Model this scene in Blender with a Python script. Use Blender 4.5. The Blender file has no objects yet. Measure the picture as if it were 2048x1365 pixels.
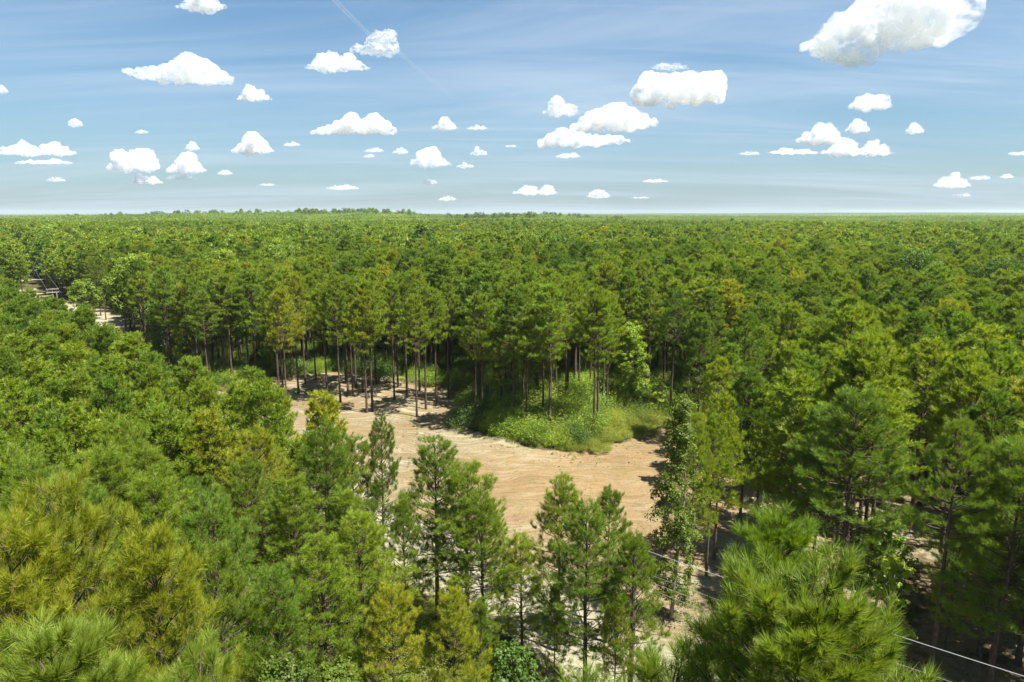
import bpy, math, random
import numpy as np
from mathutils import Vector, Matrix, Euler
R_ = math.radians
S = bpy.context.scene
C = S.collection

# ------------------------------------------------------------------ camera
CAM_H = 26.0
FPX = 1365.0
PITCH = math.atan((682.5 - 426.5) / FPX)
cam_d = bpy.data.cameras.new('camera')
cam_d.sensor_width = 36.0
cam_d.lens = FPX / 2048 * 36.0
cam_d.clip_start = 0.1
cam_d.clip_end = 60000
cam = bpy.data.objects.new('camera', cam_d)
C.objects.link(cam)
cam.location = (0, 0, CAM_H)
cam.rotation_euler = (math.pi / 2 - PITCH, 0, 0)
S.camera = cam

# ------------------------------------------------------------------ light
SUN_EL, SUN_AZ = R_(63), R_(116)            # azimuth clockwise from +Y (view direction)
sun_dir = Vector((math.cos(SUN_EL) * math.sin(SUN_AZ), math.cos(SUN_EL) * math.cos(SUN_AZ), math.sin(SUN_EL)))
sd = bpy.data.lights.new('sun', 'SUN')
sd.energy = 5.0
sd.angle = R_(0.53)
sd.color = (1.0, 0.955, 0.88)
so = bpy.data.objects.new('sun', sd)
C.objects.link(so)
so.rotation_euler = sun_dir.to_track_quat('Z', 'Y').to_euler()
S.view_settings.view_transform = 'Standard'
S.view_settings.look = 'None'
S.view_settings.exposure = 1.65
S.view_settings.gamma = 1
S.view_settings.use_curve_mapping = False
S.cycles.max_bounces = 24
S.cycles.diffuse_bounces = 3
S.cycles.glossy_bounces = 1
S.cycles.transmission_bounces = 3
S.cycles.transparent_max_bounces = 10
S.cycles.volume_bounces = 20
S.cycles.volume_step_rate = 0.4
S.cycles.use_denoising = True
S.cycles.sample_clamp_indirect = 4


# ------------------------------------------------------------------ nodes
class NT:
    def __init__(s, tree):
        s.t = tree
        s.t.nodes.clear()

    def n(s, typ, props=None, **inp):
        nd = s.t.nodes.new(typ)
        for k, v in (props or {}).items():
            setattr(nd, k, v)
        for k, v in inp.items():
            key = int(k[1:]) if k[0] == 'i' and k[1:].isdigit() else k.replace('_', ' ')
            s.put(nd.inputs[key], v)
        return nd

    def put(s, sock, v):
        if isinstance(v, bpy.types.NodeSocket):
            s.t.links.new(v, sock)
        elif isinstance(v, bpy.types.Node):
            s.t.links.new(v.outputs[0], sock)
        else:
            sock.default_value = v

    def math(s, op, a, b=0.0, c=None, clamp=False):
        nd = s.n('ShaderNodeMath', {'operation': op, 'use_clamp': clamp})
        s.put(nd.inputs[0], a)
        s.put(nd.inputs[1], b)
        if c is not None:
            s.put(nd.inputs[2], c)
        return nd.outputs[0]

    def mix(s, f, a, b, blend='MIX'):
        nd = s.n('ShaderNodeMix', {'data_type': 'RGBA', 'blend_type': blend})
        s.put(nd.inputs[0], f)
        s.put(nd.inputs[6], a)
        s.put(nd.inputs[7], b)
        return nd.outputs[2]

    def ramp(s, f, stops, interp='LINEAR'):
        nd = s.n('ShaderNodeValToRGB')
        nd.color_ramp.interpolation = interp
        e = nd.color_ramp.elements
        while len(e) < len(stops):
            e.new(0.5)
        for q, (p, c) in zip(e, stops):
            q.position = p
            q.color = c if len(c) == 4 else (*c, 1)
        s.put(nd.inputs[0], f)
        return nd.outputs[0]

    def noise(s, vec, scale, detail=3.0, rough=0.5, dist=0.0):
        nd = s.n('ShaderNodeTexNoise', None, Scale=scale, Detail=detail, Roughness=rough, Distortion=dist)
        if vec is not None:
            s.put(nd.inputs['Vector'], vec)
        return nd.outputs[0]

    def mapr(s, v, a, b, c=0.0, d=1.0, smooth=True):
        nd = s.n('ShaderNodeMapRange', {'interpolation_type': 'SMOOTHSTEP' if smooth else 'LINEAR'})
        for i, x in enumerate((v, a, b, c, d)):
            s.put(nd.inputs[i], x)
        return nd.outputs[0]


def c4(r, g, b):
    return (r, g, b, 1.0)


# ------------------------------------------------------------------ world
W = bpy.data.worlds.new('World')
S.world = W
W.use_nodes = True
w = NT(W.node_tree)
sky = w.n('ShaderNodeTexSky', {'sky_type': 'NISHITA', 'sun_disc': False, 'sun_elevation': SUN_EL, 'sun_rotation': SUN_AZ,
                               'altitude': 0, 'air_density': 1.0, 'dust_density': 0.25, 'ozone_density': 1.6})
tc = w.n('ShaderNodeTexCoord').outputs['Generated']
sep = w.n('ShaderNodeSeparateXYZ', None, Vector=tc)
zz = w.math('ADD', w.math('MAXIMUM', sep.outputs[2], 0.0), 0.10)
px = w.math('DIVIDE', sep.outputs[0], zz)
py = w.math('DIVIDE', sep.outputs[1], zz)
pv = w.n('ShaderNodeCombineXYZ', None, X=px, Y=py, Z=0.0)
rot = w.n('ShaderNodeMapping', None, Vector=pv.outputs[0], Rotation=(0, 0, R_(28)), Scale=(0.30, 1.15, 1))
c1 = w.noise(rot.outputs[0], 0.9, 7, 0.62, 0.7)
rot2 = w.n('ShaderNodeMapping', None, Vector=pv.outputs[0], Rotation=(0, 0, R_(12)), Scale=(0.16, 2.6, 1), Location=(3, 1, 0))
c2 = w.noise(rot2.outputs[0], 1.6, 6, 0.65, 0.4)
big = w.noise(pv.outputs[0], 0.35, 2, 0.5)
cir = w.math('MULTIPLY', w.mapr(c1, 0.34, 0.72), w.mapr(big, 0.3, 0.65, 0.35, 1.0))
cir = w.math('ADD', w.math('MULTIPLY', cir, 0.85), w.math('MULTIPLY', w.mapr(c2, 0.5, 0.78), 0.22), clamp=True)
el = sep.outputs[2]
# horizon veil: the pale grey-blue band of humid air along the horizon
veil = w.math('POWER', w.math('SUBTRACT', 1.0, w.math('MAXIMUM', el, 0.0, clamp=True)), 7.0)
tint = w.mix(1.0, sky.outputs[0], c4(0.54, 0.765, 0.86), 'MULTIPLY')
hz = w.mix(w.math('MULTIPLY', veil, 0.80), tint, c4(2.45, 2.95, 3.48))
col = w.mix(w.math('MULTIPLY', cir, 0.75), hz, c4(4.4, 5.2, 6.1))
bg = w.n('ShaderNodeBackground', None, Color=col, Strength=0.05)
wo = w.n('ShaderNodeOutputWorld')
w.put(wo.inputs[0], bg)


# ------------------------------------------------------------------ helpers
def ray(u, v):
    x = (u - 1024) / FPX
    y = -(v - 682.5) / FPX
    return x, math.cos(PITCH) + y * math.sin(PITCH), -math.sin(PITCH) + y * math.cos(PITCH)


def gp(u, v, z=0.0):
    """ground point seen in the photograph at u, v (2048 wide)"""
    dx, dy, dz = ray(u, v)
    t = (z - CAM_H) / dz
    return dx * t, dy * t


def top_at(u, v, d):
    """point d metres ahead of the camera seen at u, v"""
    dx, dy, dz = ray(u, v)
    t = d / dy
    return dx * t, d, CAM_H + dz * t


def proj(x, y, z):
    cy = y * math.cos(PITCH) - (z - CAM_H) * math.sin(PITCH)
    cz = y * math.sin(PITCH) + (z - CAM_H) * math.cos(PITCH)
    if cy < 0.5:
        return None
    return 1024 + FPX * x / cy, 682.5 - FPX * cz / cy


def mesh_np(name, V, F, mats=(), mi=None, smooth=False):
    """V (n,3), F list of (m,k) int arrays"""
    me = bpy.data.meshes.new(name)
    V = np.asarray(V, dtype=np.float32)
    me.vertices.add(len(V))
    me.vertices.foreach_set('co', V.ravel())
    F = [np.asarray(f, dtype=np.int32) for f in F if len(f)]
    nl = sum(f.size for f in F)
    npoly = sum(len(f) for f in F)
    me.loops.add(nl)
    me.polygons.add(npoly)
    if nl:
        me.loops.foreach_set('vertex_index', np.concatenate([f.ravel() for f in F]))
        tot = np.concatenate([np.full(len(f), f.shape[1], np.int32) for f in F])
        st = np.concatenate([[0], np.cumsum(tot)[:-1]]).astype(np.int32)
        me.polygons.foreach_set('loop_start', st)
        if mi is not None:
            me.polygons.foreach_set('material_index', np.asarray(mi, np.int32))
        if smooth:
            me.polygons.foreach_set('use_smooth', np.ones(npoly, bool))
    for m in mats:
        me.materials.append(m)
    me.update(calc_edges=True)
    return me


class MB:
    """collects vertices and faces for one mesh"""
    def __init__(s):
        s.v, s.f, s.n = [], {}, 0

    def add(s, V, F):
        V = np.asarray(V, float).reshape(-1, 3)
        F = np.asarray(F, int)
        s.v.append(V)
        s.f.setdefault(F.shape[1], []).append(F + s.n)
        s.n += len(V)

    def tube(s, pts, rad, k=6, cap=True):
        pts = np.asarray(pts, float)
        n = len(pts)
        T = np.gradient(pts, axis=0)
        T /= np.linalg.norm(T, axis=1)[:, None] + 1e-9
        a = np.array([0, 0, 1.0]) if abs(T[0][2]) < 0.8 else np.array([1.0, 0, 0])
        U = np.cross(T, a)
        U /= np.linalg.norm(U, axis=1)[:, None] + 1e-9
        Wv = np.cross(T, U)
        th = np.arange(k) * 2 * math.pi / k
        ring = (U[:, None, :] * np.cos(th)[None, :, None] + Wv[:, None, :] * np.sin(th)[None, :, None])
        V = pts[:, None, :] + ring * np.asarray(rad, float)[:, None, None]
        V = V.reshape(-1, 3)
        i = np.arange(n - 1)[:, None] * k
        j = np.arange(k)[None, :]
        j2 = (j + 1) % k
        F = np.stack([i + j, i + j2, i + k + j2, i + k + j], -1).reshape(-1, 4)
        s.add(V, F)
        if cap and k == 4:
            s.f[4].append(np.array([[0, 1, 2, 3], [4 * n - 4, 4 * n - 3, 4 * n - 2, 4 * n - 1]]) + s.n - len(V))

    def box(s, c, h, rz=0.0):
        c = np.asarray(c, float)
        sg = np.array([[x, y, z] for z in (-1, 1) for y in (-1, 1) for x in (-1, 1)], float) * np.asarray(h)
        co, si = math.cos(rz), math.sin(rz)
        V = np.stack([sg[:, 0] * co - sg[:, 1] * si, sg[:, 0] * si + sg[:, 1] * co, sg[:, 2]], -1) + c
        s.add(V, [[0, 2, 3, 1], [4, 5, 7, 6], [0, 1, 5, 4], [2, 6, 7, 3], [0, 4, 6, 2], [1, 3, 7, 5]])

    def mesh(s, name, mats=(), smooth=False):
        V = np.concatenate(s.v) if s.v else np.zeros((0, 3))
        F = [np.concatenate(x) for x in s.f.values()]
        return mesh_np(name, V, F, mats, smooth=smooth)


def link(name, me, parent=None, loc=None, **props):
    o = bpy.data.objects.new(name, me)
    C.objects.link(o)
    if parent is not None:
        o.parent = parent
    if loc is not None:
        o.location = loc
    for k, v in props.items():
        o[k] = v
    return o


def thing(name, label, cat, loc=(0, 0, 0), rz=0.0, scale=None, group=None):
    o = bpy.data.objects.new(name, None)
    C.objects.link(o)
    o.empty_display_size = 0.5
    o.location = loc
    o.rotation_euler = (0, 0, rz)
    if scale is not None:
        o.scale = scale
    o['label'] = label
    o['category'] = cat
    if group:
        o['group'] = group
    return o


# ------------------------------------------------------------------ materials
def mat(name):
    m = bpy.data.materials.new(name)
    m.use_nodes = True
    return m, NT(m.node_tree)


def leaf_mat(name, cols, transl=0.46, gloss=0.025, dead=0.05, rough=0.6):
    """cols: darker, main, lighter leaf colour; the mix varies from tree to tree and from clump to clump"""
    m, t = mat(name)
    oi = t.n('ShaderNodeObjectInfo')
    geo = t.n('ShaderNodeNewGeometry')
    tco = t.n('ShaderNodeTexCoord')
    clump = t.noise(tco.outputs['Object'], 0.9, 2, 0.6)
    stand = t.noise(geo.outputs['Position'], 0.018, 2, 0.5)
    f = t.math('ADD', t.math('MULTIPLY', oi.outputs['Random'], 0.50), t.math('MULTIPLY', t.math('SUBTRACT', clump, 0.5), 0.9))
    f = t.math('ADD', f, t.math('MULTIPLY', t.math('SUBTRACT', stand, 0.5), 0.9))
    f = t.math('ADD', f, t.math('MULTIPLY', t.math('SUBTRACT', geo.outputs['Random Per Island'], 0.5), 0.30))
    f = t.math('ADD', f, 0.22, clamp=True)
    col = t.ramp(f, [(0.0, cols[0]), (0.5, cols[1]), (1.0, cols[2])])
    isl = t.math('GREATER_THAN', geo.outputs['Random Per Island'], 1.0 - dead)
    col = t.mix(t.math('MULTIPLY', isl, 0.75), col, c4(0.17, 0.095, 0.022))
    d = t.n('ShaderNodeBsdfDiffuse', None, Color=col)
    tcol = t.mix(1.0, col, c4(1.25, 1.25, 0.4), 'MULTIPLY')
    tr = t.n('ShaderNodeBsdfTranslucent', None, Color=tcol)
    mx = t.n('ShaderNodeMixShader', None, Fac=transl)
    t.put(mx.inputs[1], d)
    t.put(mx.inputs[2], tr)
    g = t.n('ShaderNodeBsdfGlossy', None, Color=c4(0.9, 0.95, 0.85), Roughness=rough)
    mx2 = t.n('ShaderNodeMixShader', None, Fac=gloss)
    t.put(mx2.inputs[1], mx)
    t.put(mx2.inputs[2], g)
    t.put(t.n('ShaderNodeOutputMaterial').inputs[0], mx2)
    return m


M_PINE = leaf_mat('pine_needle_green', (c4(0.103, 0.166, 0.009), c4(0.180, 0.257, 0.011), c4(0.273, 0.324, 0.013)))
M_PINE_Y = leaf_mat('pine_needle_yellow_green', (c4(0.177, 0.216, 0.009), c4(0.260, 0.288, 0.011), c4(0.341, 0.330, 0.013)), transl=0.4)
M_PINE_B = leaf_mat('pine_needle_blue_green', (c4(0.095, 0.162, 0.011), c4(0.151, 0.244, 0.014), c4(0.215, 0.302, 0.019)))
M_PINE_D = leaf_mat('pine_needle_dark', (c4(0.066, 0.128, 0.007), c4(0.114, 0.191, 0.009), c4(0.166, 0.240, 0.011)))
M_PINE_H = leaf_mat('pine_needle_fresh', (c4(0.132, 0.198, 0.016), c4(0.190, 0.259, 0.022), c4(0.247, 0.297, 0.031)), transl=0.45)
M_LEAF_S = leaf_mat('sweetgum_leaf', (c4(0.060, 0.095, 0.008), c4(0.090, 0.135, 0.009), c4(0.125, 0.165, 0.010)), dead=0.0, transl=0.42, gloss=0.02)
M_LEAF = leaf_mat('broad_leaf_green', (c4(0.075, 0.143, 0.007), c4(0.132, 0.214, 0.008), c4(0.195, 0.266, 0.011)), dead=0.0, transl=0.40, gloss=0.03)
M_LEAF_Y = leaf_mat('broad_leaf_yellow_green', (c4(0.143, 0.234, 0.014), c4(0.215, 0.306, 0.016), c4(0.275, 0.336, 0.020)), dead=0.0, transl=0.42)
M_LEAF_D = leaf_mat('broad_leaf_dark', (c4(0.036, 0.078, 0.006), c4(0.059, 0.117, 0.008), c4(0.091, 0.156, 0.010)), dead=0.0)
M_WEED = leaf_mat('weed_leaf', (c4(0.140, 0.190, 0.014), c4(0.200, 0.245, 0.018), c4(0.260, 0.270, 0.028)), dead=0.04, transl=0.4)


def bark_mat(name, a, b):
    m, t = mat(name)
    tco = t.n('ShaderNodeTexCoord')
    mp = t.n('ShaderNodeMapping', None, Vector=tco.outputs['Object'], Scale=(1, 1, 0.35))
    n1 = t.noise(mp.outputs[0], 9, 4, 0.65)
    col = t.mix(t.mapr(n1, 0.35, 0.7), a, b)
    bp = t.n('ShaderNodeBump', None, Height=n1, Strength=0.7, Distance=0.03)
    p = t.n('ShaderNodeBsdfPrincipled', None, Base_Color=col, Roughness=0.9, Normal=bp)
    p.inputs['Specular IOR Level'].default_value = 0.15
    t.put(t.n('ShaderNodeOutputMaterial').inputs[0], p)
    return m


M_BARK = bark_mat('pine_bark', c4(0.045, 0.034, 0.027), c4(0.125, 0.090, 0.068))
M_BARK_G = bark_mat('grey_bark', c4(0.14, 0.12, 0.095), c4(0.30, 0.27, 0.22))
M_DEAD = bark_mat('dead_wood', c4(0.25, 0.20, 0.15), c4(0.46, 0.41, 0.34))


# ------------------------------------------------------------------ foliage builders
def unit(a):
    return a / (np.linalg.norm(a, axis=-1, keepdims=True) + 1e-9)


def needles(P, D, Sz, nn, length, width, rng, spread=(0.25, 1.25), back=0.5):
    """nn needles for each tuft: thin triangles in a brush round the twig end"""
    n = len(P)
    P = np.repeat(P, nn, 0)
    D = unit(np.repeat(D, nn, 0))
    Sz = np.repeat(Sz, nn)
    m = n * nn
    th = rng.uniform(spread[0], spread[1], m)
    ph = rng.uniform(0, 2 * math.pi, m)
    a = unit(np.cross(D, unit(rng.normal(size=(m, 3)))))
    b = np.cross(D, a)
    side = a * np.cos(ph)[:, None] + b * np.sin(ph)[:, None]
    back_off = rng.uniform(0, 1, m) ** 1.2 * back
    th = th * (0.55 + 0.75 * back_off / max(back, 1e-3))
    d = D * np.cos(th)[:, None] + side * np.sin(th)[:, None]
    L = length * Sz * rng.uniform(0.75, 1.1, m)
    base = P - D * (back_off * length * Sz)[:, None]
    wv = unit(np.cross(d, rng.normal(size=(m, 3)))) * (width * 0.5 * Sz)[:, None]
    tip = base + d * L[:, None]
    V = np.stack([base - wv, base + wv, tip], 1).reshape(-1, 3)
    F = np.arange(m * 3).reshape(-1, 3)
    return V, F


def leaves(P, N, size, rng, aspect=0.7):
    """one small quad leaf at each point"""
    m = len(P)
    N = unit(N)
    a = unit(np.cross(N, rng.normal(size=(m, 3))))
    b = np.cross(N, a)
    s = (size * rng.uniform(0.7, 1.25, m))[:, None]
    V = np.stack([P - a * s, P - b * s * aspect * 0.9, P + a * s, P + b * s * aspect], 1).reshape(-1, 3)
    return V, np.arange(m * 4).reshape(-1, 4)


def pine_skeleton(seed, h, cb, Rr, whorl=0.5, per=4.2, form='young', lean=0.02):
    """trunk line, branches [(points, radii)], tuft positions / directions / sizes. cb = height where the live crown starts"""
    rng = np.random.default_rng(seed)
    zs = np.linspace(0, h, 12)
    wob = np.cumsum(rng.normal(0, lean, (12, 2)), 0)
    wob -= wob[0]
    tr = np.c_[wob * zs[:, None] / h * 2.0, zs]
    r0 = 0.0095 * h + 0.03
    trad = r0 * (1 - 0.93 * (zs / h) ** 1.1)
    trad[0] *= 1.25

    def trunk_at(z):
        return np.array([np.interp(z, zs, tr[:, 0]), np.interp(z, zs, tr[:, 1]), z])
    br, tw = [], []
    P, D, Z = [], [], []

    def tuft(p, d, s):
        P.append(p)
        D.append(d)
        Z.append(s)
    z = cb
    ga = rng.uniform(0, 6.28)
    hi = h - 0.35
    while z < hi:
        t = (z - cb) / (h - cb)
        if form == 'young':
            prof = min(1.0, 0.60 + 1.8 * t) * (1 - t) ** 0.52 * 1.1
        elif form == 'dome':
            prof = min(1.0, 0.5 + 1.2 * t) * (1 - t ** 1.6) ** 0.6 * 1.05 + 0.12
        elif form == 'old':
            prof = min(1.0, 0.45 + 2.2 * t) * (1 - t ** 2.1) ** 0.75
        else:
            prof = (1 - t) ** 0.85 * 1.1
        nb = int(round(per + rng.normal(0, 0.8)))
        if t < 0.12 and form != 'young':
            nb = max(1, nb - 2)
        for q in range(max(nb, 2)):
            ga += 2.399 + rng.normal(0, 0.35)
            L = Rr * prof * rng.uniform(0.62, 1.22) + 0.18
            el = R_(rng.normal(4 + 52 * t ** 1.2, 8))
            up = R_(rng.uniform(14, 40)) * (1 - 0.4 * t)
            p = trunk_at(z + rng.uniform(-0.12, 0.12))
            n = 6
            pts = [p]
            a = ga
            for k in range(n):
                e = el + up * (k / n) ** 1.3
                a += rng.normal(0, 0.07)
                st = L / n
                p = p + st * np.array([math.cos(a) * math.cos(e), math.sin(a) * math.cos(e), math.sin(e)])
                pts.append(p)
            pts = np.array(pts)
            rb = np.interp(np.arange(n + 1), [0, n], [0.010 + 0.011 * L, 0.006])
            br.append((pts, rb))
            tip_d = unit(pts[-1] - pts[-2]) + np.array([0, 0, 0.5])
            tuft(pts[-1], tip_d, 1.0)
            # twigs on the outer part
            nt = int(L / 0.27) + 1
            for k in range(nt):
                s = rng.uniform(0.30 if form != 'old' else 0.45, 0.98)
                pos = np.array([np.interp(s * n, np.arange(n + 1), pts[:, c]) for c in range(3)])
                side = 1 if k % 2 else -1
                aa = a + side * rng.uniform(0.45, 1.15)
                ee = rng.uniform(0.1, 0.75) + 0.3 * t
                tl = (0.16 + 0.32 * L * (1 - s) + rng.uniform(0, 0.22)) * 1.0
                dv = np.array([math.cos(aa) * math.cos(ee), math.sin(aa) * math.cos(ee), math.sin(ee)])
                e1 = pos + dv * tl * 0.6
                dv2 = unit(dv + np.array([0, 0, 0.55]))
                e2 = e1 + dv2 * tl * 0.5
                tw.append((np.array([pos, e1, e2]), np.array([0.007, 0.005, 0.004])))
                tuft(e2, dv2 + np.array([0, 0, 0.25]), rng.uniform(0.8, 1.1))
                if tl > 0.30:
                    for s2 in (1, -1):
                        d3 = unit(dv + s2 * 0.8 * np.array([-math.sin(aa), math.cos(aa), 0]) + np.array([0, 0, 0.35]))
                        e3 = e1 + d3 * tl * 0.42
                        tw.append((np.array([e1, (e1 + e3) / 2, e3]), np.array([0.005, 0.004, 0.003])))
                        tuft(e3, d3 + np.array([0, 0, 0.3]), rng.uniform(0.7, 1.0))
        z += whorl * rng.uniform(0.7, 1.3) * (1 - 0.35 * t)
    # leader and the candles round it
    top = trunk_at(h)
    for k in range(4):
        tuft(top - np.array([0, 0, 0.16 * k]), np.array([0.05, 0, 1.0]), 1.0 - 0.05 * k)
    # dead stubs under the crown
    for k in range(int((cb - 1.5) * 1.3)):
        zq = rng.uniform(1.5, cb)
        a = rng.uniform(0, 6.28)
        L = rng.uniform(0.3, 1.2)
        p0 = trunk_at(zq)
        d = np.array([math.cos(a), math.sin(a), rng.uniform(-0.15, 0.3)])
        br.append((np.array([p0, p0 + d * L * 0.5, p0 + d * L + np.array([0, 0, -0.08])]), np.array([0.016, 0.011, 0.004])))
    return dict(tr=tr, trad=trad, br=br, tw=tw, P=np.array(P), D=np.array(D), Z=np.array(Z), h=h)


def wood_mesh(sk, name, m, k=7, bk=4, twigs=False, bscale=1.0, limbs=True):
    mb = MB()
    mb.tube(sk['tr'], sk['trad'], k)
    if limbs:
        for pts, rd in sk['br']:
            mb.tube(pts, rd * bscale, bk, cap=False)
    if twigs:
        for pts, rd in sk['tw']:
            mb.tube(pts, rd * bscale, 3, cap=False)
    return mb.mesh(name, (m,), smooth=True)


def pine_crown_mesh(sk, name, m, lod, seed=0, mask=None):
    rng = np.random.default_rng(seed + 77)
    P, D, Z = sk['P'], sk['D'], sk['Z']
    if mask is not None:
        P, D, Z = P[mask], D[mask], Z[mask]
    if lod == 0:
        V, F = needles(P, D, Z, 40, 0.30, 0.0115, rng, back=0.75)
    elif lod == 1:
        V, F = needles(P, D, Z, 20, 0.30, 0.021, rng, back=0.7)
    elif lod == 2:
        V, F = needles(P, D, Z, 8, 0.36, 0.065, rng, back=0.6)
    else:
        keep = rng.random(len(P)) < 0.42
        V, F = needles(P[keep], D[keep], Z[keep], 2, 0.75, 0.36, rng, spread=(0.3, 1.5), back=0.5)
    return mesh_np(name, V, [F], (m,))


def blob_points(n, rng, shell=0.55):
    d = unit(rng.normal(size=(n, 3)))
    r = rng.uniform(shell, 1.0, n) ** 0.6
    return d * r[:, None], d


def hardwood(seed, h, Rr, cb, nclump=42, leaf=0.09, nleaf=14000, col=False, gap=0.0):
    """wood tubes and leaf arrays. col: columnar tree of small clumps along a thin stem"""
    rng = np.random.default_rng(seed)
    mb = MB()
    zs = np.linspace(0, h * 0.93, 9)
    wob = np.cumsum(rng.normal(0, 0.10, (9, 2)), 0)
    wob -= wob[0]
    tr = np.c_[wob, zs]
    r0 = 0.013 * h if not col else 0.0085 * h
    mb.tube(tr, r0 * (1 - 0.9 * zs / (h * 0.95)) + 0.01, 7)
    cl = []
    for i in range(nclump):
        t = (i + rng.uniform(0, 1)) / nclump
        z = cb + (h - cb) * t
        if col:
            rr = Rr * (0.55 + 0.75 * abs(math.sin(t * 9 + seed))) * (1 - t ** 3) * rng.uniform(0.35, 1.1)
            cr = rng.uniform(0.38, 0.75)
        else:
            rr = Rr * math.sqrt(max(0.0, 1 - (2 * t - 0.75) ** 2 / 1.6)) * rng.uniform(0.35, 0.88)
            cr = Rr * rng.uniform(0.22, 0.36)
        a = i * 2.399 + rng.normal(0, 0.4)
        zz_ = min(z, h - cr * 0.5)
        c = np.array([math.cos(a) * rr, math.sin(a) * rr, zz_])
        cl.append((c, cr))
        z0 = max(0.25 * h if not col else z - 1.0, z - rr * 0.9 - 0.3)
        b0 = np.array([np.interp(z0, zs, tr[:, 0]), np.interp(z0, zs, tr[:, 1]), z0])
        mid = (b0 + c) / 2 + np.array([0, 0, 0.12 * rr])
        mb.tube(np.array([b0, mid, c]), np.array([0.022 + 0.012 * rr, 0.016 + 0.006 * rr, 0.008]) * (0.6 if col else 1), 4, cap=False)
    wts = np.array([cr ** 2 for _, cr in cl])
    wts /= wts.sum()
    cnt = rng.multinomial(nleaf, wts)
    PP, NN = [], []
    for (c, cr), k in zip(cl, cnt):
        # each clump is itself lumpy: a few sprays of leaves
        ns = max(3, int(k / 28))
        sp, sn = blob_points(ns, rng, 0.5)
        idx = rng.integers(0, ns, k)
        pl = rng.normal(0, 0.19, (k, 3))
        p = sp[idx] + pl
        p[:, 2] *= 0.75
        PP.append(c + p * cr)
        NN.append(sn[idx] * 0.8 + np.array([0, 0, 0.7]) + rng.normal(0, 0.55, (k, 3)))
    P = np.concatenate(PP)
    P[:, 2] = np.maximum(P[:, 2], 0.05)
    N = np.concatenate(NN)
    V, F = leaves(P, N, leaf, rng)
    return mb, V, F


def bush_arrays(seed, h, Rr, leaf, n, upright=False):
    rng = np.random.default_rng(seed)
    ns = max(10, int(n / 26))
    a = rng.uniform(0, 6.28, ns)
    rr = Rr * np.sqrt(rng.uniform(0, 1, ns))
    top = h * (1 - 0.55 * (rr / Rr) ** 2) * rng.uniform(0.65, 1.1, ns)
    S_ = np.c_[np.cos(a) * rr, np.sin(a) * rr, top * rng.uniform(0.35, 1.0, ns)]
    i = rng.integers(0, ns, n)
    sp = 0.12 * (h + Rr) * 0.6
    P = S_[i] + rng.normal(0, 1, (n, 3)) * np.array([sp, sp, sp * (1.6 if upright else 0.8)])
    P[:, 2] = np.abs(P[:, 2]) + 0.03
    N = rng.normal(0, 0.6, (n, 3)) + np.array([0, 0, 0.8])
    V, F = leaves(P, N, leaf, rng, aspect=0.35 if upright else 0.65)
    mb = MB()
    for k in range(min(ns, 9)):
        mb.tube(np.array([[0.06 * math.cos(k), 0.06 * math.sin(k), -0.05], S_[k] * 0.55 + np.array([0, 0, 0.02]), S_[k]]), [0.018, 0.012, 0.006], 4, cap=False)
    return mb, V, F


# ------------------------------------------------------------------ ground plan
def inside_dist(P, poly):
    """signed distance (positive inside) of points to a closed polygon"""
    poly = np.asarray(poly, float)
    A, B = poly, np.roll(poly, -1, 0)
    d = np.full(len(P), 1e9)
    ins = np.zeros(len(P), bool)
    for a, b in zip(A, B):
        ab = b - a
        t = np.clip(((P - a) @ ab) / (ab @ ab), 0, 1)
        q = a + t[:, None] * ab
        d = np.minimum(d, np.hypot(*(P - q).T))
        c = ((a[1] > P[:, 1]) != (b[1] > P[:, 1]))
        with np.errstate(divide='ignore', invalid='ignore'):
            xx = (b[0] - a[0]) * (P[:, 1] - a[1]) / (b[1] - a[1]) + a[0]
        ins ^= c & (P[:, 0] < xx)
    return np.where(ins, d, -d)


def line_dist(P, line):
    line = np.asarray(line, float)
    d = np.full(len(P), 1e9)
    for a, b in zip(line[:-1], line[1:]):
        ab = b - a
        t = np.clip(((P - a) @ ab) / (ab @ ab), 0, 1)
        d = np.minimum(d, np.hypot(*(P - (a + t[:, None] * ab)).T))
    return d


def vnoise(x, y, seed=0):
    """smooth value noise on a lattice"""
    r = np.random.default_rng(seed).random((64, 64))
    xi, yi = np.floor(x).astype(int), np.floor(y).astype(int)
    fx, fy = x - xi, y - yi
    fx, fy = fx * fx * (3 - 2 * fx), fy * fy * (3 - 2 * fy)
    g = lambda i, j: r[(xi + i) % 64, (yi + j) % 64]
    return (g(0, 0) * (1 - fx) + g(1, 0) * fx) * (1 - fy) + (g(0, 1) * (1 - fx) + g(1, 1) * fx) * fy


ROAD = [(-2400, 3250), (-1300, 1760), (-640, 868), (-427, 585), (-266, 366), (-152, 218), (-112, 170), (-46, 88.5), (-23, 66), (-9, 51.5), (7, 36), (18, 25.5), (31, 14), (48, 0), (80, -24)]
ROADA = np.array(ROAD, float)
CLEAR = [(-48, 93), (-42, 99), (-37, 106), (-29, 109), (-18, 106), (-12, 102), (-6.5, 99), (-6, 90), (-6.5, 81), (-1.2, 76.3), (5.6, 71.6), (9.9, 72.6), (16, 78.5),
         (20, 82), (27, 80), (33, 74), (38, 62), (41, 52), (42, 40), (40, 30), (36, 20), (30, 14), (18, 22), (7, 30), (-7, 45), (-22, 61), (-44, 85)]
PULL = [(-142, 208), (-114, 188), (-98, 171), (-90, 158), (-84, 146), (-97, 148), (-120, 172)]      # widened verge on the far road


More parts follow.
